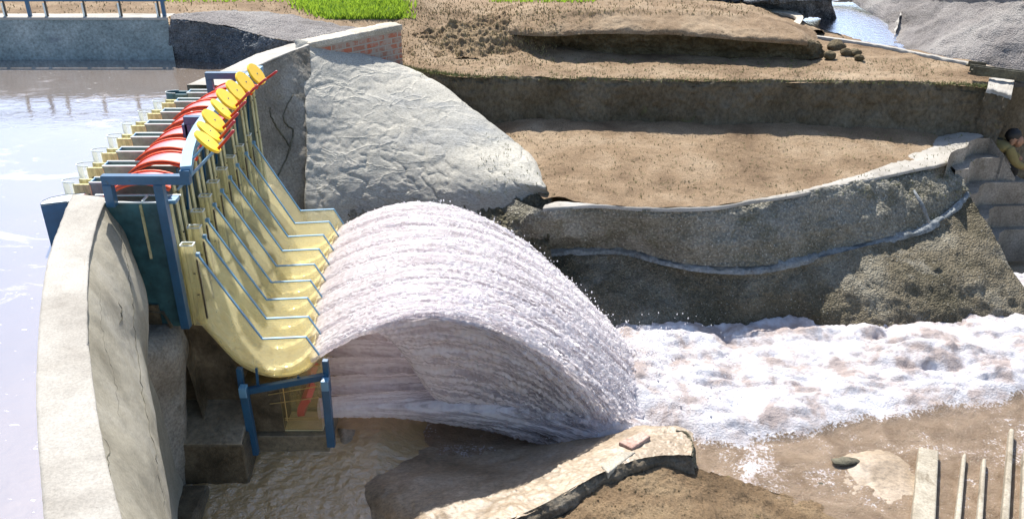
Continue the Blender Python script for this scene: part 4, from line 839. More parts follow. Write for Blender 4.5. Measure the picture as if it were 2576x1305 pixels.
# ---- wheels
def make_wheel():
    r = empty('hand_wheel', (0, 0, 0), '', 'hand wheel', 'yellow gate wheels with red handles')
    m = MB(); m.tube([(0, 0, -.012), (0, 0, .012)], .122, 48); o = m.build('disc', M['yellow'], r, False, .004)
    m = MB(); m.tube([(0, 0, -.30), (0, 0, .014)], .009, 10); m.build('shaft', M['bluepale'], r)
    m = MB(); m.tube([(0, 0, .010), (0, 0, .018)], .0045, 10); m.build('hub_bolt', M['bolt'], r)
    m = MB(); m.tube([(.095, 0, .010), (.095, 0, .20), (.095, 0, .212)], [.0125, .0125, .007], 14); m.build('handle', M['rod'], r, True)
    return r
wh = make_wheel()
wpos = [(522, 357), (527, 332), (538, 304), (558, 276), (572, 250), (594, 229), (617, 208), (645, 187)]
tilt = [(.72, -.02, .62), (.72, .02, .62), (.62, -.20, .74), (.76, .02, .60), (.66, -.10, .70), (.64, -.16, .70), (.64, -.15, .70), (.62, -.20, .70)]
for k in range(8):
    o = wh if k == 0 else copy_tree(wh); Yb = Y0+PY*(k+.5)-.05
    o.location = UY(*wpos[k], Yb); nrm = Vector(tilt[k]).normalized()
    ang = math.radians([43, 43, 38, 39, 40, 36, 33, 31][k]); asp = [.30, .27, .42, .26, .42, .42, .46, .46][k]
    Vv = (Vector((0, 0, CAMZ))-o.location).normalized(); Rr = Vector((0, 0, 1)).cross(Vv).normalized(); Uu = Vv.cross(Rr)
    prj = Rr*math.cos(ang)+Uu*math.sin(ang); nrm = (prj*math.sqrt(1-asp*asp)+Vv*asp).normalized()
    x = (Rr*math.sin(ang)-Uu*math.cos(ang)).normalized(); y = nrm.cross(x)
    o.rotation_euler = Matrix((x, y, nrm)).transposed().to_euler()
    o['label'] = 'yellow disc wheel with a red handle, %s in the row along the blue beam' % ordb[k]
# ---- support frame with the long curved beam
fz = 3.53
fm = empty('wheel_frame', (-2.9, 6.45, 3.2), 'blue steel portal frame with a long curved beam carrying the yellow wheels', 'steel frame')
bp = cr(np.array([UY(467, 418, 6.45)]+[UY(a, b, y) for a, b, y in [(474, 370, 6.85), (492, 320, 7.3), (520, 275, 7.75), (560, 232, 8.25), (606, 195, 8.8), (652, 166, 9.35)]]), 60)
bp[:, 2] = np.linspace(bp[0, 2], bp[-1, 2], 60); zb_ = float(np.mean(bp[:, 2]))
m = MB(); tn = np.gradient(bp, axis=0); tn /= np.linalg.norm(tn, axis=1)[:, None]; sd = np.stack([tn[:, 1], -tn[:, 0], tn[:, 0]*0], 1)
hw = .042; hh = .035; V = []
for i in range(60):
    for sx, szz in ((-1, 0), (1, 0), (1, -2), (-1, -2)): V.append(bp[i]+sd[i]*hw*sx+np.array((0, 0, hh*szz)))
F = []
for i in range(59):
    for q in range(4): F.append((i*4+q, i*4+(q+1) % 4, (i+1)*4+(q+1) % 4, (i+1)*4+q))
F += [(3, 2, 1, 0), (236, 237, 238, 239)]; m.add(V, F); m.build('curved_beam', M['bluepale'], fm)
# near portal
p1 = UY(255, 440, 6.45); p2 = UY(476, 432, 6.45); zt2 = p1[2]
m = MB(); m.span(p1[0], p2[0], 6.42, 6.48, zt2-.075, zt2); m.build('cross_beam', M['blue'], fm, False, .003)
m = MB(); m.span(p1[0], p1[0]+.07, 6.415, 6.485, 3.19, zt2-.076); m.build('post', M['blue'], fm, False, .003)
xm = UY(401, 470, 6.45)[0]; m = MB(); m.span(xm-.036, xm+.036, 6.415, 6.485, 2.07, zt2-.076); m.build('post', M['blue'], fm, False, .003)
m = MB(); m.box((p2[0]-.03, 6.45, zt2+.02), (.075, .06, .045)); m.build('saddle', M['blue'], fm)
# middle portal
pm = UY(478, 300, 7.75); bm = bp[30]
Ym = 7.75; pa = UY(462, 292, Ym); i_ = int(np.argmin(abs(bp[:, 1]-Ym))); 
m = MB(); m.span(pa[0], bp[i_][0]-.0, Ym-.03, Ym+.03, pa[2]-.07, pa[2]); m.build('cross_beam', M['blue'], fm, False, .003)
m = MB(); m.span(pa[0], pa[0]+.065, Ym-.031, Ym+.031, 2.9, pa[2]-.071); m.build('post', M['blue'], fm, False, .003)
xz_ = UY(488, 440, Ym)[0]; m = MB(); m.span(xz_-.025, xz_+.025, Ym-.031, Ym+.031, 2.1, pa[2]-.071); m.build('post', M['blue'], fm, False, .003)
# far portal
Yf = 9.45; pa = UY(516, 182, Yf); pe = UY(628, 186, Yf); zf = pa[2]
m = MB(); m.span(pa[0], pe[0]+.02, Yf-.03, Yf+.03, zf-.07, zf); m.build('cross_beam', M['blue'], fm, False, .003)
m = MB(); m.span(pa[0], pa[0]+.07, Yf-.031, Yf+.031, 3.15, zf-.071); m.build('post', M['blue'], fm, False, .003)
xq = UY(612, 310, Yf)[0]; m = MB(); m.span(xq-.035, xq+.035, Yf-.031, Yf+.031, 2.3, zf-.071); m.build('post', M['blue'], fm, False, .003)
m = MB(); i1 = 14; m.bar((-2.83, 6.95, 3.12), bp[14]+np.array((.25, .1, -.03)), .02, .02); m.build('brace', M['bluepale'], fm)

# ---- lower support frame under the nearest chute
sf = empty('chute_stand', UY(740, 1120, 6.5), 'dark blue steel stand under the nearest yellow chute', 'steel stand')
for (a, b) in (((602, 925), (612, 1000)), ((818, 905), (826, 985))):
    m = MB(); m.bar(UY(*a, 6.5), UY(*b, 6.5), .05, .05, (0, 1, 0)); m.build('upper_leg', M['blue'], sf, False, .003)
for (a, b) in (((612, 975), (642, 1140)), ((818, 958), (834, 1120))):
    m = MB(); m.bar(UY(*a, 6.42), UY(*b, 6.42), .07, .06, (0, 1, 0)); m.build('leg', M['blue'], sf, False, .003)
    m = MB(); q = UY(*a, 6.42); m.box(q+np.array((0, -.005, -.03)), (.065, .075, .1)); m.build('bracket', M['bluepale'], sf, False, .004)
m = MB(); m.bar(UY(610, 985, 6.48), UY(822, 945, 6.48), .05, .055); m.build('cross_beam', M['blue'], sf, False, .003)
m = MB(); m.bar(UY(645, 925, 6.5), UY(650, 980, 6.5), .02, .02, (0, 1, 0)); m.bar(UY(750, 945, 6.5), UY(752, 962, 6.5), .02, .02, (0, 1, 0)); m.build('strut', M['blue'], sf)
# ---- lower outlet boxes with small red gates
def outlet():
    y0, y1 = Y0+.03, Y0+PY-.03
    r = empty('bottom_outlet', UY(760, 1085, 6.55), '', 'outlet box', 'low outlet boxes under the chutes')
    a = UY(700, 965, y0); b = UY(812, 1080, y0); xl, xr2 = a[0], b[0]; zt_, zb2 = a[2], b[2]
    m = MB(); m.span(xl, xr2, y0-.006, y0+.006, zb2, zt_); m.build('side_panel', M['clearer'], r)
    m = MB(); m.span(xl, xr2, y1-.006, y1+.006, zb2, zt_); m.build('side_panel', M['stained'], r)
    m = MB(); m.span(xl, xr2, y0+.007, y1-.007, zb2-.02, zb2); m.build('floor', M['chutefloor'], r)
    m = MB(); m.span(xl-.35, xl-.001, y0+.0, y1, zb2-.02, zt_); m.build('conduit', M['darkconc'], r)
    c = UY(815, 1060, y0); gx, gz_ = c[0]-.02, c[2]+.05; pts = arcpts(gx+.02, gz_+.02, .24, math.radians(125), math.radians(185), 12)
    m = MB()
    pi_ = arcpts(gx+.02, gz_+.02, .175, math.radians(127), math.radians(185), 12)
    for i in range(11):
        P8 = [(q_[0], yy, q_[1]) for yy in (y0+.012, y1-.012) for q_ in (pts[i], pts[i+1], pi_[i+1], pi_[i])]
        m.add(P8, [(0, 3, 2, 1), (4, 5, 6, 7), (0, 1, 5, 4), (3, 7, 6, 2), (1, 2, 6, 5), (0, 4, 7, 3)])
    m.build('gate_leaf', M['red'], r)
    m = MB()
    for z in (zb2+.12, zb2+.14): m.tube([(xl+.02, y0-.012, z), (xr2-.02, y0-.012, z+.005)], .005, 8)
    m.tube([(xl-.1, y0-.012, zb2+.30), (xr2, y0-.012, zb2+.37)], .005, 8); m.tube([(xl-.1, y0-.012, zb2+.40), (xr2, y0-.012, zb2+.49)], .005, 8); m.tube([(xl+.04, y0-.012, zb2+.1), (xl+.04, y0-.012, zt_)], .005, 8)
    m.build('tie_rod', M['brass'], r)
    return r
ou = outlet(); ob = ou.location.copy()
for k in range(8):
    o = ou if k == 0 else copy_tree(ou); o.location = ob+Vector((DX[k]*.8, PY*k, 0))
    o['label'] = 'amber sided outlet box with a small red gate leaf, %s under the chutes' % ordb[k]
xb_, zb_2 = UY(740, 1090, 6.55)[0], UY(740, 1086, 6.55)[2]
m = MB(); m.span(-2.55, UY(818, 1090, 6.5)[0]+.02, 6.52, 9.6, .3, zb_2-.022); S(m.build('outlet_plinth', M['wet'], None, False, .01))

# ================================================================== WATER JETS
def jet(S0, L0, zs_, ze, rise, w0, w1, h0, h1, seed, name, mat, nt=460, nc=84, rough=1.0, ribbons=(), strands=0, hang=0):
    S0 = np.array(S0, float); L0 = np.array(L0, float)
    c = zs_-ze
    q_ = (2*rise+math.sqrt(4*rise*rise+4*rise*c))/(2*rise) if rise > 0 else 1
    ta = 1/q_; t = np.linspace(-.02, 1.0, nt)
    A_, B_ = (2*rise/ta, rise/ta**2) if rise > 0 else (0, c)
    D2 = L0-S0; lenx = np.linalg.norm(D2)
    sd0 = np.array((-D2[1], D2[0]))/lenx
    def path(tv): return np.concatenate([S0[None]+D2[None]*tv[:, None], (zs_+A_*tv-B_*tv*tv)[:, None]], 1)
    def tub(cen, tv, W_, H_, nc_, ss, seed_, amp=1.0, hang=0):
        tan = np.gradient(cen, axis=0); tan /= np.linalg.norm(tan, axis=1)[:, None]
        side = np.cross(tan, np.array((0, 0, 1.))); side /= np.linalg.norm(side, axis=1)[:, None]; up = np.cross(side, tan)
        a = np.linspace(0, 2*PI, nc_, endpoint=False); ca, sa = np.cos(a), np.sin(a)
        cx_ = np.sign(ca)*np.abs(ca)**.6; sy_ = np.sign(sa)*np.abs(sa)**.65
        G = cen[:, None]+side[:, None]*(W_*cx_)[..., None]+up[:, None]*(H_*sy_)[..., None]
        hgn = np.zeros((len(tv), nc_))
        if hang:
            hs = np.clip((tv-.13)/.30, 0, 1); hs = hs*hs*(3-2*hs); low = np.maximum(0, cen[:, 2]-(1.06-.46*tv))*.96*hang
            low = low*(1+.10*fbm(np.stack([ss[:, 0]*3+seed_, ss[:, 0]*0, ss[:, 0]*0], -1), 3))
            hgn = (hs*low)[:, None]*np.maximum(0, -np.sin(a))[None]**1.0
            G[..., 2] -= hgn
        N_ = side[:, None]*ca[None, :, None]*.5+up[:, None]*sa[None, :, None]; N_ /= np.linalg.norm(N_, axis=2)[..., None]
        lat = W_*cx_+0*ss; ver = H_*sy_-hgn*.9; tt = np.clip(tv, 0, 1)[:, None]
        q1 = np.stack([ss+0*lat, lat*18+seed_*9, ver*14+seed_+0*lat], -1); q1[..., 0] *= 1.6
        q2 = np.stack([ss*7+0*lat, lat*46+seed_, ver*40+seed_*3], -1); q3 = np.stack([ss*(34)+0*lat, lat*62, ver*62+seed_*5], -1)
        d = (.012+.026*tt)*fbm(q1, 3)+(.010+.016*tt)*rough*fbm(q2, 3)+(.004+.008*tt)*rough*vnoise(np.stack([ss*60+0*lat, lat*80, ver*80+seed_], -1))+(.008+.014*tt)*rough*np.maximum(vnoise(q3), -.5)
        G = G+N_*(d*amp)[..., None]
        n = len(tv); i = np.arange(n-1)[:, None]*nc_; jj = np.arange(nc_)[None]; j2 = ((np.arange(nc_)+1) % nc_)[None]
        F = np.stack([(i+jj).ravel(), (i+j2).ravel(), (i+nc_+j2).ravel(), (i+nc_+jj).ravel()], 1)
        return G, F, ss+0*lat, lat+ver*.7+seed_*.37
    cen = path(t); ss = np.cumsum(np.r_[0, np.linalg.norm(np.diff(cen, axis=0), axis=1)])[:, None]
    tt = np.clip(t, 0, 1)[:, None]
    G0, F, fs, fl = tub(cen, t, w0+(w1-w0)*tt, h0+(h1-h0)*tt**1.3, nc, ss, seed, 1.0, hang)
    Vs = [G0.reshape(-1, 3)]; Fs = [F]; S_ = [fs.ravel()]; Lt = [fl.ravel()]; HO = [np.full(Vs[0].shape[0], .85)*np.repeat(np.clip(t*1.6, 0, 1), nc)]; nv = Vs[0].shape[0]
    rg = np.random.default_rng(int(seed*10))
    def shed(t0, qf, n, dy=0):      # a parcel leaving the jet at t0 and slowed to qf of its forward speed
        z0 = zs_+A_*t0-B_*t0*t0; vz = A_-2*B_*t0
        tau = (vz+math.sqrt(max(1e-6, vz*vz+4*B_*(z0-ze))))/(2*B_); u = np.linspace(0, tau, n)
        f = qf+(1-qf)*np.exp(-u*9.0); xx = np.concatenate([[0], np.cumsum((f[1:]+f[:-1])/2*np.diff(u))])
        return np.concatenate([(S0+D2*t0)[None]+D2[None]*xx[:, None]+sd0[None]*dy, (z0+vz*u-B_*u*u)[:, None]], 1)
    for (t0, qf) in ribbons:
        n = 200; cen2 = shed(t0, qf, n); s2 = np.cumsum(np.r_[0, np.linalg.norm(np.diff(cen2, axis=0), axis=1)])[:, None]+t0*3
        tv = np.linspace(.4, 1, n); ww = (w0*.96+.03*np.linspace(0, 1, n))[:, None]; hh_ = (.02+.035*np.linspace(0, 1, n))[:, None]
        G, F, a_, b_ = tub(cen2, tv, ww, hh_, 60, s2, seed+qf*7)
        Vs.append(G.reshape(-1, 3)); Fs.append(F+nv); S_.append(a_.ravel()); Lt.append(b_.ravel()); HO.append(np.full(G.shape[0]*60, .55)); nv += G.shape[0]*60
    for _ in range(strands):
        t0 = rg.uniform(.02, .62); qf = (.55+.45*rg.random()**.7) if t0 > .18 else rg.uniform(.8, 1.0); dy = rg.uniform(-1, 1)*(w0+.02); n = 60
        P0 = shed(t0, qf, n, dy); a0 = rg.uniform(0, .5); a1 = min(1, a0+rg.uniform(.15, .7)); P0 = P0[int(a0*n):max(int(a0*n)+6, int(a1*n))]
        P0 = P0+np.stack([fbm(np.stack([P0[:, 0]*6+_, P0[:, 2]*6, P0[:, 1]*3+k_*9.], -1), 2)*.03 for k_ in range(3)], -1)
        if rg.random() < .25: P0[:, 2] += rg.uniform(.0, .05)
        rr = rg.uniform(.003, .008)*np.sin(np.linspace(.05, PI-.05, len(P0)))[:, None, None]*(1+.5*vnoise(np.stack([np.arange(len(P0))*.7, np.full(len(P0), _*1.3), np.zeros(len(P0))], -1)))[:, None, None]
        off = np.array([(0, 1, 0), (.0, -.5, .87), (.0, -.5, -.87)])[None]; G = P0[:, None]+off*rr; m_ = len(P0)
        i = np.arange(m_-1)[:, None]*3; jj = np.arange(3)[None]; j2 = np.array([[1, 2, 0]])
        Vs.append(G.reshape(-1, 3)); Fs.append(np.stack([(i+jj).ravel(), (i+j2).ravel(), (i+3+j2).ravel(), (i+3+jj).ravel()], 1)+nv)
        S_.append(np.repeat(np.arange(m_)*.03, 3)); Lt.append(np.full(m_*3, _*.1)); HO.append(np.zeros(m_*3)); nv += m_*3
    o = mesh(name, np.concatenate(Vs), np.concatenate(Fs), mat, None, True, {'fs': np.concatenate(S_), 'fl': np.concatenate(Lt), 'ho': np.concatenate(HO)}); return o, G0
drops = []
allG = []
for k in range(8):
    u = k/7.; lipx = -1.70+(DX[k]+DX[k+1])/2; y = Y0+PY*(k+.5)
    Ly = 7.05+1.45*u; Lx = 1.18+.25*math.sin(u*PI)-.05*u
    o, G = jet((lipx, y), (Lx, Ly), 1.70, .5, .34, .172, .20, .035, .10, k+1.7, 'water_jet', M['jet'], ribbons=[(.16, .94), (.2, .86)] if k < 2 else [], strands=520 if k == 0 else (300 if k in (1, 2, 7) else 200), nc=[300, 160, 120][k] if k < 3 else 84, hang=[1.0, .9, .8][k] if k < 3 else 0)
    tag(o, 'white frothy water jet arching from the %s yellow chute' % ordb[k], 'water jet', 'upper water jets'); allG.append((G, 1))
for k in range(8):
    u = k/7.; x0 = -1.74+DX[k]*.8; y = Y0+PY*(k+.5)
    o, G = jet((x0, y), (.98+.2*u, 6.96+.95*u), 1.03, .50, .004, .098, .20, .070, .27, k+31.3, 'water_jet', M['jet'], 300, 56, .8, strands=200)
    tag(o, 'low flat water jet shooting from the %s outlet box below the arching jets' % ordb[k], 'water jet', 'lower water jets'); allG.append((G, 0))
# spray droplets
pts = []
for G, up_ in allG:
    nt_, nc_ = G.shape[:2]
    n = 420 if up_ else 80
    ii = (rng.random(n)**.6*(nt_-1)).astype(int); jj = rng.integers(0, nc_, n)
    p = G[ii, jj]; off = rng.normal(0, 1, (n, 3))*np.array((.03, .03, .03))*(.3+1.2*(ii/nt_))[:, None]; off[:, 2] = np.abs(off[:, 2])*.9
    sz = rng.uniform(.003, .010, n)
    for a, b, c in zip(p, off, sz): pts.append((a+b, c))
cs = U(1590, 880, .75)
for i in range(1300):
    d = rng.normal(0, 1, 3)*np.array((.26, .12, .13)); pts.append((cs+np.array((.02, -.1, .02))+d+np.array((0, 0, abs(d[0])*.2)), rng.uniform(.002, .007)))
for i in range(26):      # thrown fingers of water
    an_ = rng.uniform(.2, 2.6); v_ = rng.uniform(.15, .5); q0 = cs+np.array((rng.normal(0, .12), -.1, -.12))
    for u_ in np.linspace(0, 1, 26): pts.append((q0+np.array((math.cos(an_)*v_*u_, -.05*u_, math.sin(an_)*v_*1.6*u_-.5*v_*2*u_*u_))+rng.normal(0, .006, 3), rng.uniform(.004, .011)*(1.1-u_*.6)))
c2_s = U(1500, 1000, .9)
for i in range(900):
    d = rng.normal(0, 1, 3)*np.array((.35, .10, .16)); pts.append((c2_s+d, rng.uniform(.002, .007)))
for i in range(200):
    a = rng.uniform(0, 1); e_ = np.array((.3+2.0*rng.random(), 6.9+rng.random()*1.7, .75+abs(rng.normal(0, .13)))); pts.append((e_, rng.uniform(.003, .012)))
oct_ = np.array([(1, 0, 0), (-1, 0, 0), (0, 1, 0), (0, -1, 0), (0, 0, 1), (0, 0, -1)], float); of = [(0, 2, 4), (2, 1, 4), (1, 3, 4), (3, 0, 4), (2, 0, 5), (1, 2, 5), (3, 1, 5), (0, 3, 5)]
V = []; F = []
for (c, r) in pts:
    n = len(V); st_ = np.array((1, 1, 1+rng.random())); V.extend((c+oct_*r*st_).tolist()); F.extend([tuple(n+i for i in f) for f in of])
tag(mesh('water_spray', V, F, M['spray'], None, True), 'fine droplets of spray round the falling jets', 'spray', kind='stuff')

# ================================================================== railing on the pool wall
rl = empty('railing', (UY(415, 45, Yw)[0], Yw+.05, zt), 'blue steel railing frame along the top of the pool wall', 'railing')
def rp_(px, py): return UY(px, py, Yw+.06)
a = rp_(-200, 2); b = rp_(413, 2); m = MB(); m.span(a[0]-6, b[0]+.02, Yw+.045, Yw+.075, b[2]-.01, b[2]+.05); m.build('top_rail', M['blue'], rl)
for px in (74, 412):
    c = rp_(px+2, 40); m = MB(); m.span(c[0]-.022, c[0]+.022, Yw+.04, Yw+.08, zt, b[2]); m.build('post', M['blue'], rl)
for px in (14, 118, 214, 304, 399):
    c = rp_(px+3, 40); m = MB(); m.span(c[0]-.009, c[0]+.009, Yw+.045, Yw+.07, zt, b[2]); m.build('rod', M['bolt'], rl)
    m = MB(); m.span(c[0]-.035, c[0]-.012, Yw+.045, Yw+.06, zt, zt+.19); m.build('gauge_strip', M['rim'], rl)
    if px in (14,): pass
for px in (-90, -200):
    c = rp_(px, 40); m = MB(); m.span(c[0]-.022, c[0]+.022, Yw+.04, Yw+.08, zt, b[2]); m.build('post', M['blue'], rl)

# ================================================================== GRASS
bpy.context.view_layer.update(); dg = bpy.context.evaluated_depsgraph_get()
soilset = ('upper_terrace', 'middle_terrace', 'earth_mound', 'mound_scarp', 'soil_bank', 'ground', 'cut_earth', 'rubble')
def hit(px, py):
    h_ = scene.ray_cast(dg, Vector((0, 0, CAMZ)), Vector(ray(px, py)).normalized())
    return (np.array(h_[1]), h_[4].name) if h_[0] else (None, '')
def grass(name, regions, n, hgt, lab, mat, wd=.012):
    V = []; F = []
    for i in range(n):
        poly_, zf_ = regions[rng.integers(len(regions))]
        while True:
            px = rng.uniform(*poly_[0]); py = rng.uniform(*poly_[1])
            if zf_(px, py) is not None:
                c, nm_ = hit(px, py)
                if c is not None and nm_.startswith(soilset) and c[2] > 1.5: break
        h = hgt*rng.uniform(.5, 1.3); an = rng.uniform(0, PI); l = rng.normal(0, .35, 2)*h
        d = np.array((math.cos(an), math.sin(an), 0))*wd*rng.uniform(.6, 1.3); n0 = len(V); tpv = c+np.array((l[0], l[1], h))
        md = c+np.array((l[0]*.35, l[1]*.35, h*.55))
        V += [c-d, c+d, md-d*.7, md+d*.7, tpv]; F += [(n0, n0+1, n0+3, n0+2), (n0+2, n0+3, n0+4)]
    return tag(mesh(name, V, F, mat), lab, 'grass', kind='stuff')
def zg(px, py):
    # ground height: left plateau behind the pool
    x, y, _ = U(px, py, 3.3)
    cx_, w_ = 890+(py-20)*1.2, 145-abs(py-15)*1.2
    return 3.22 if abs(px-cx_) < w_*(.82+.45*random.random()*random.random()) else None
grass('grass_patch', [(((720, 1060), (-30, 50)), zg)], 9000, .10, 'bright green grass patch behind the pool and brick wall', M['grass'])
grass('grass_patch', [(((410, 760), (-40, 6)), lambda a, b: 3.28), (((1230, 1500), (-25, 8)), lambda a, b: 2.95)], 2500, .07, 'thin strip of green grass along the top edge of the view', M['grass'])
M['dry'] = paint('dry_straw', (.30, .24, .11), .8, .4)
grass('dry_grass', [(((-20, 1500), (-40, 62)), lambda a, b: 1), (((900, 2100), (-20, 40)), lambda a, b: 1), (((1000, 1400), (20, 165)), lambda a, b: 1)], 4500, .035, 'dry yellow straw and weeds scattered over the ground behind the dam', M['dry'], .008)
M['tuft'] = paint('dull_tuft', (.14, .15, .045), .7, .4)
def ze1(px, py): return 2.62
gr = []
V = []; F = []
E_ = cr(np.array(edge_top), 500)
for i in range(3000):
    c = E_[rng.integers(500)]+np.array((rng.normal(0, .02), rng.normal(.02, .05), .0)); h = rng.uniform(.015, .05); l = rng.normal(0, .5, 2)*h; an = rng.uniform(0, PI); d = np.array((math.cos(an), math.sin(an), 0))*.006
    n0 = len(V); V += [c-d, c+d, c+np.array((l[0], l[1], h))]; F.append((n0, n0+1, n0+2))
for i in range(2600):
    s_ = rng.random()
    if s_ < .5: c = hit(rng.uniform(1200, 2450), rng.uniform(335, 500))[0]
    else: c = hit(rng.uniform(1050, 2400), rng.uniform(150, 195))[0]
    for q_ in range(rng.integers(1, 4)):
        h = rng.uniform(.01, .035); l = rng.normal(0, .5, 2)*h; an = rng.uniform(0, PI); d = np.array((math.cos(an), math.sin(an), 0))*.005; cc = c+np.r_[rng.normal(0, .012, 2), 0]
        n0 = len(V); V += [cc-d, cc+d, cc+np.array((l[0], l[1], h))]; F.append((n0, n0+1, n0+2))
tag(mesh('sparse_grass', V, F, M['tuft']), 'sparse dry grass tufts scattered over the brown terraces', 'grass', kind='stuff')
# loose pebbles over soil (stuff)
V = []; F = []
def peb(c, r):
    n = len(V); k = oct_*r*np.array((rng.uniform(.7, 1.4), rng.uniform(.7, 1.4), rng.uniform(.4, .9))); V.extend((c+k).tolist()); F.extend([tuple(n+i for i in f) for f in of])
for (x0_, x1_, y0_, y1_, n_p, r0, r1) in ((1180, 2450, 330, 520, 1400, .003, .009), (1010, 2500, 60, 215, 1500, .004, .013), (1010, 1420, 40, 170, 500, .008, .024), (1180, 1430, 280, 500, 500, .004, .013), (1250, 2050, 1160, 1305, 1500, .003, .009), (1350, 1750, 1150, 1305, 120, .008, .018), (0, 900, 0, 60, 500, .006, .018)):
    for _ in range(n_p):
        c_, nm_ = hit(rng.uniform(x0_, x1_), rng.uniform(y0_, y1_))
        if c_ is not None and nm_.startswith(soilset): peb(c_, rng.uniform(r0, r1)*(.5+.5*rng.random()))
tag(mesh('loose_pebbles', V, F, M['clod']), 'loose pebbles and crumbs scattered over the brown soil', 'pebbles', kind='stuff')

# ================================================================== PERSON
def skin(name, joints, edges, mat, parent=None, sub=2):
    me = bpy.data.meshes.new(name); off = np.array(wloc(parent)) if parent else 0
    me.from_pydata([tuple(np.array(j[0])-off) for j in joints], edges, []); ob = bpy.data.objects.new(name, me); C.objects.link(ob)
    me.skin_vertices if hasattr(me, 'skin_vertices') else None
    mo = ob.modifiers.new('skin', 'SKIN'); 
    sv = me.skin_vertices[0].data
    for v, j in zip(sv, joints): v.radius = (j[1], j[1]) if not hasattr(j[1], '__len__') else j[1]
    sv[0].use_root = True
    s = ob.modifiers.new('sub', 'SUBSURF'); s.levels = sub; s.render_levels = sub
    me.materials.append(mat)
    if parent: ob.parent = parent
    return ob
M['jacket'] = paint('olive_tan_jacket', (.20, .155, .055), .85, .25)
M['vest'] = paint('dark_clothes', (.035, .03, .025), .9, .3)
M['skin'] = paint('skin', (.30, .155, .09), .55, .08)
M['hair'] = paint('black_hair', (.012, .010, .009), .6, .2)
hd = UY(2551, 350, 11.62)
pe_ = empty('person', (hd[0]-.15, 11.5, 1.35), 'person in an olive jacket crouching and reaching down behind the steps', 'person')
h = np.array(hd)
sh = h+np.array((-.14, .0, -.04)); pel = h+np.array((-.27, .10, -.44)); ch = h+np.array((-.235, .03, -.13))
J = [(pel, .14), (pel*.5+ch*.5, .145), (ch, .155), (sh, .12), (h+np.array((-.07, -.01, -.07)), .055), (h+np.array((-.02, -.01, -.0)), .075), (h+np.array((.01, -.01, .045)), .08),
     (sh+np.array((.0, -.17, -.03)), .065), (sh+np.array((.10, -.23, -.22)), .048), (sh+np.array((.27, -.22, -.30)), .036), (sh+np.array((.33, -.21, -.34)), .028),
     (sh+np.array((.05, .16, -.04)), .065), (sh+np.array((.22, .16, -.20)), .048), (sh+np.array((.38, .08, -.30)), .036),
     (pel+np.array((.05, -.12, -.02)), .09), (pel+np.array((.36, -.18, .05)), .07), (pel+np.array((.22, -.18, -.28)), .05), (pel+np.array((.33, -.18, -.34)), .04),
     (pel+np.array((.05, .12, -.02)), .09), (pel+np.array((.36, .16, .05)), .07), (pel+np.array((.22, .16, -.28)), .05), (pel+np.array((.33, .16, -.34)), .04)]
E_j = [(0, 1), (1, 2), (2, 3), (3, 4), (4, 5), (5, 6), (3, 7), (7, 8), (8, 9), (9, 10), (3, 11), (11, 12), (12, 13), (0, 14), (14, 15), (15, 16), (16, 17), (0, 18), (18, 19), (19, 20), (20, 21)]
body = skin('body', J, E_j, M['skin'], pe_)
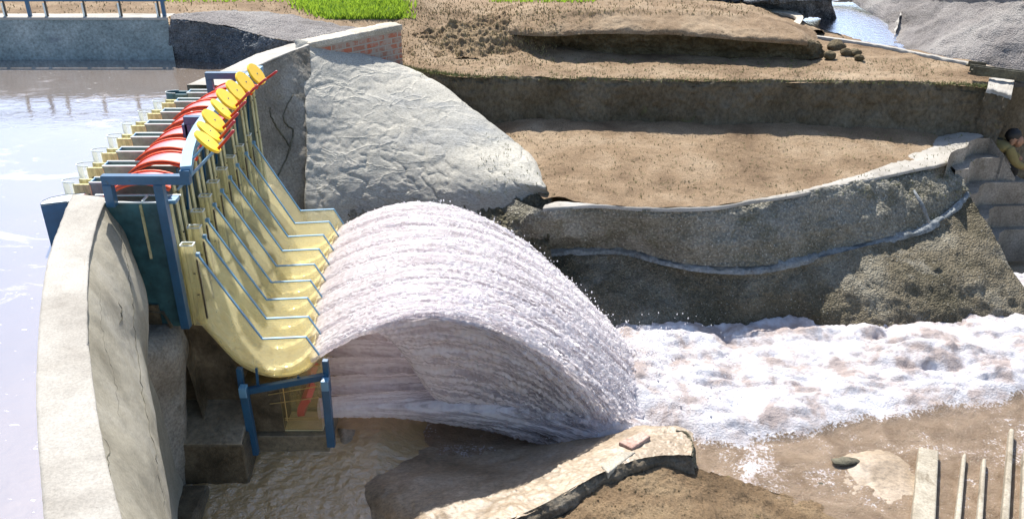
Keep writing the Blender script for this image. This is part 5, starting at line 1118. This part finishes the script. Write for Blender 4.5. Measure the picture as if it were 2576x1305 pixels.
# clothing: shirt over torso and arms, dark trousers
Jc = [(pel+np.array((0, 0, .02)), .155), (ch, .175), (sh, .135), (sh+np.array((.0, -.18, -.03)), .078), (sh+np.array((.10, -.24, -.22)), .06), (sh+np.array((.25, -.225, -.29)), .048), (sh+np.array((.05, .17, -.04)), .078), (sh+np.array((.22, .17, -.20)), .06), (sh+np.array((.35, .09, -.28)), .048)]
skin('jacket', Jc, [(0, 1), (1, 2), (2, 3), (3, 4), (4, 5), (2, 6), (6, 7), (7, 8)], M['jacket'], pe_)
Jt = [(pel, .165), (pel+np.array((.05, -.12, -.02)), .105), (pel+np.array((.36, -.18, .05)), .085), (pel+np.array((.23, -.18, -.25)), .065), (pel+np.array((.05, .12, -.02)), .105), (pel+np.array((.36, .16, .05)), .085), (pel+np.array((.23, .16, -.25)), .065)]
skin('trousers', Jt, [(0, 1), (1, 2), (2, 3), (0, 4), (4, 5), (5, 6)], M['vest'], pe_)
Jv = [(ch+np.array((.06, 0, -.08)), .165), (ch+np.array((.06, 0, .03)), .16), (sh+np.array((.06, 0, -.02)), .10)]
skin('vest', Jv, [(0, 1), (1, 2)], M['vest'], pe_)
# head details
def ell(c, r, mat, name, noise_=0, clip=None):
    th_ = np.linspace(0, PI, 18); ph = np.linspace(0, 2*PI, 26, endpoint=False); TH, PH = np.meshgrid(th_, ph, indexing='ij')
    D = np.stack([np.sin(TH)*np.cos(PH), np.sin(TH)*np.sin(PH), np.cos(TH)], -1); R = 1+noise_*fbm(D*6, 2)
    G = D*R[..., None]*np.array(r)+np.array(c); F = [(i*26+j, i*26+(j+1) % 26, (i+1)*26+(j+1) % 26, (i+1)*26+j) for i in range(17) for j in range(26)]
    return mesh(name, G, F, mat, pe_, True)
ell(h+np.array((-.015, .015, .05)), (.105, .092, .098), M['hair'], 'hair', .12)
ell(h+np.array((.055, -.02, -.025)), (.065, .066, .085), M['skin'], 'face', .03)
ell(h+np.array((.122, -.03, -.035)), (.018, .013, .022), M['skin'], 'nose')
ell(h+np.array((.02, -.085, -.02)), (.018, .01, .026), M['skin'], 'ear')
for s in (-1, 1): ell(h+np.array((.105, -.02+.028*s, -.008)), (.010, .012, .007), M['hair'], 'eye')
# hands
hc = J[10][0]
for k, hc in enumerate((J[10][0], J[13][0]+np.array((.05, 0, -.03)))):
    Jh = [(hc, .026), (hc+np.array((.05, 0, -.04)), .03)]; Eh = [(0, 1)]
    for f_ in range(4):
        b_ = hc+np.array((.07, -.028+.019*f_, -.06)); n = len(Jh); Jh += [(b_, .009), (b_+np.array((.025, 0, -.03)), .008), (b_+np.array((.025, 0, -.055-.004*(f_ % 3))), .007)]; Eh += [(1, n), (n, n+1), (n+1, n+2)]
    n = len(Jh); b_ = hc+np.array((.03, -.04, -.03)); Jh += [(b_, .010), (b_+np.array((.03, -.015, -.03)), .008)]; Eh += [(0, n), (n, n+1)]
    skin('hand', Jh, Eh, M['skin'], pe_)
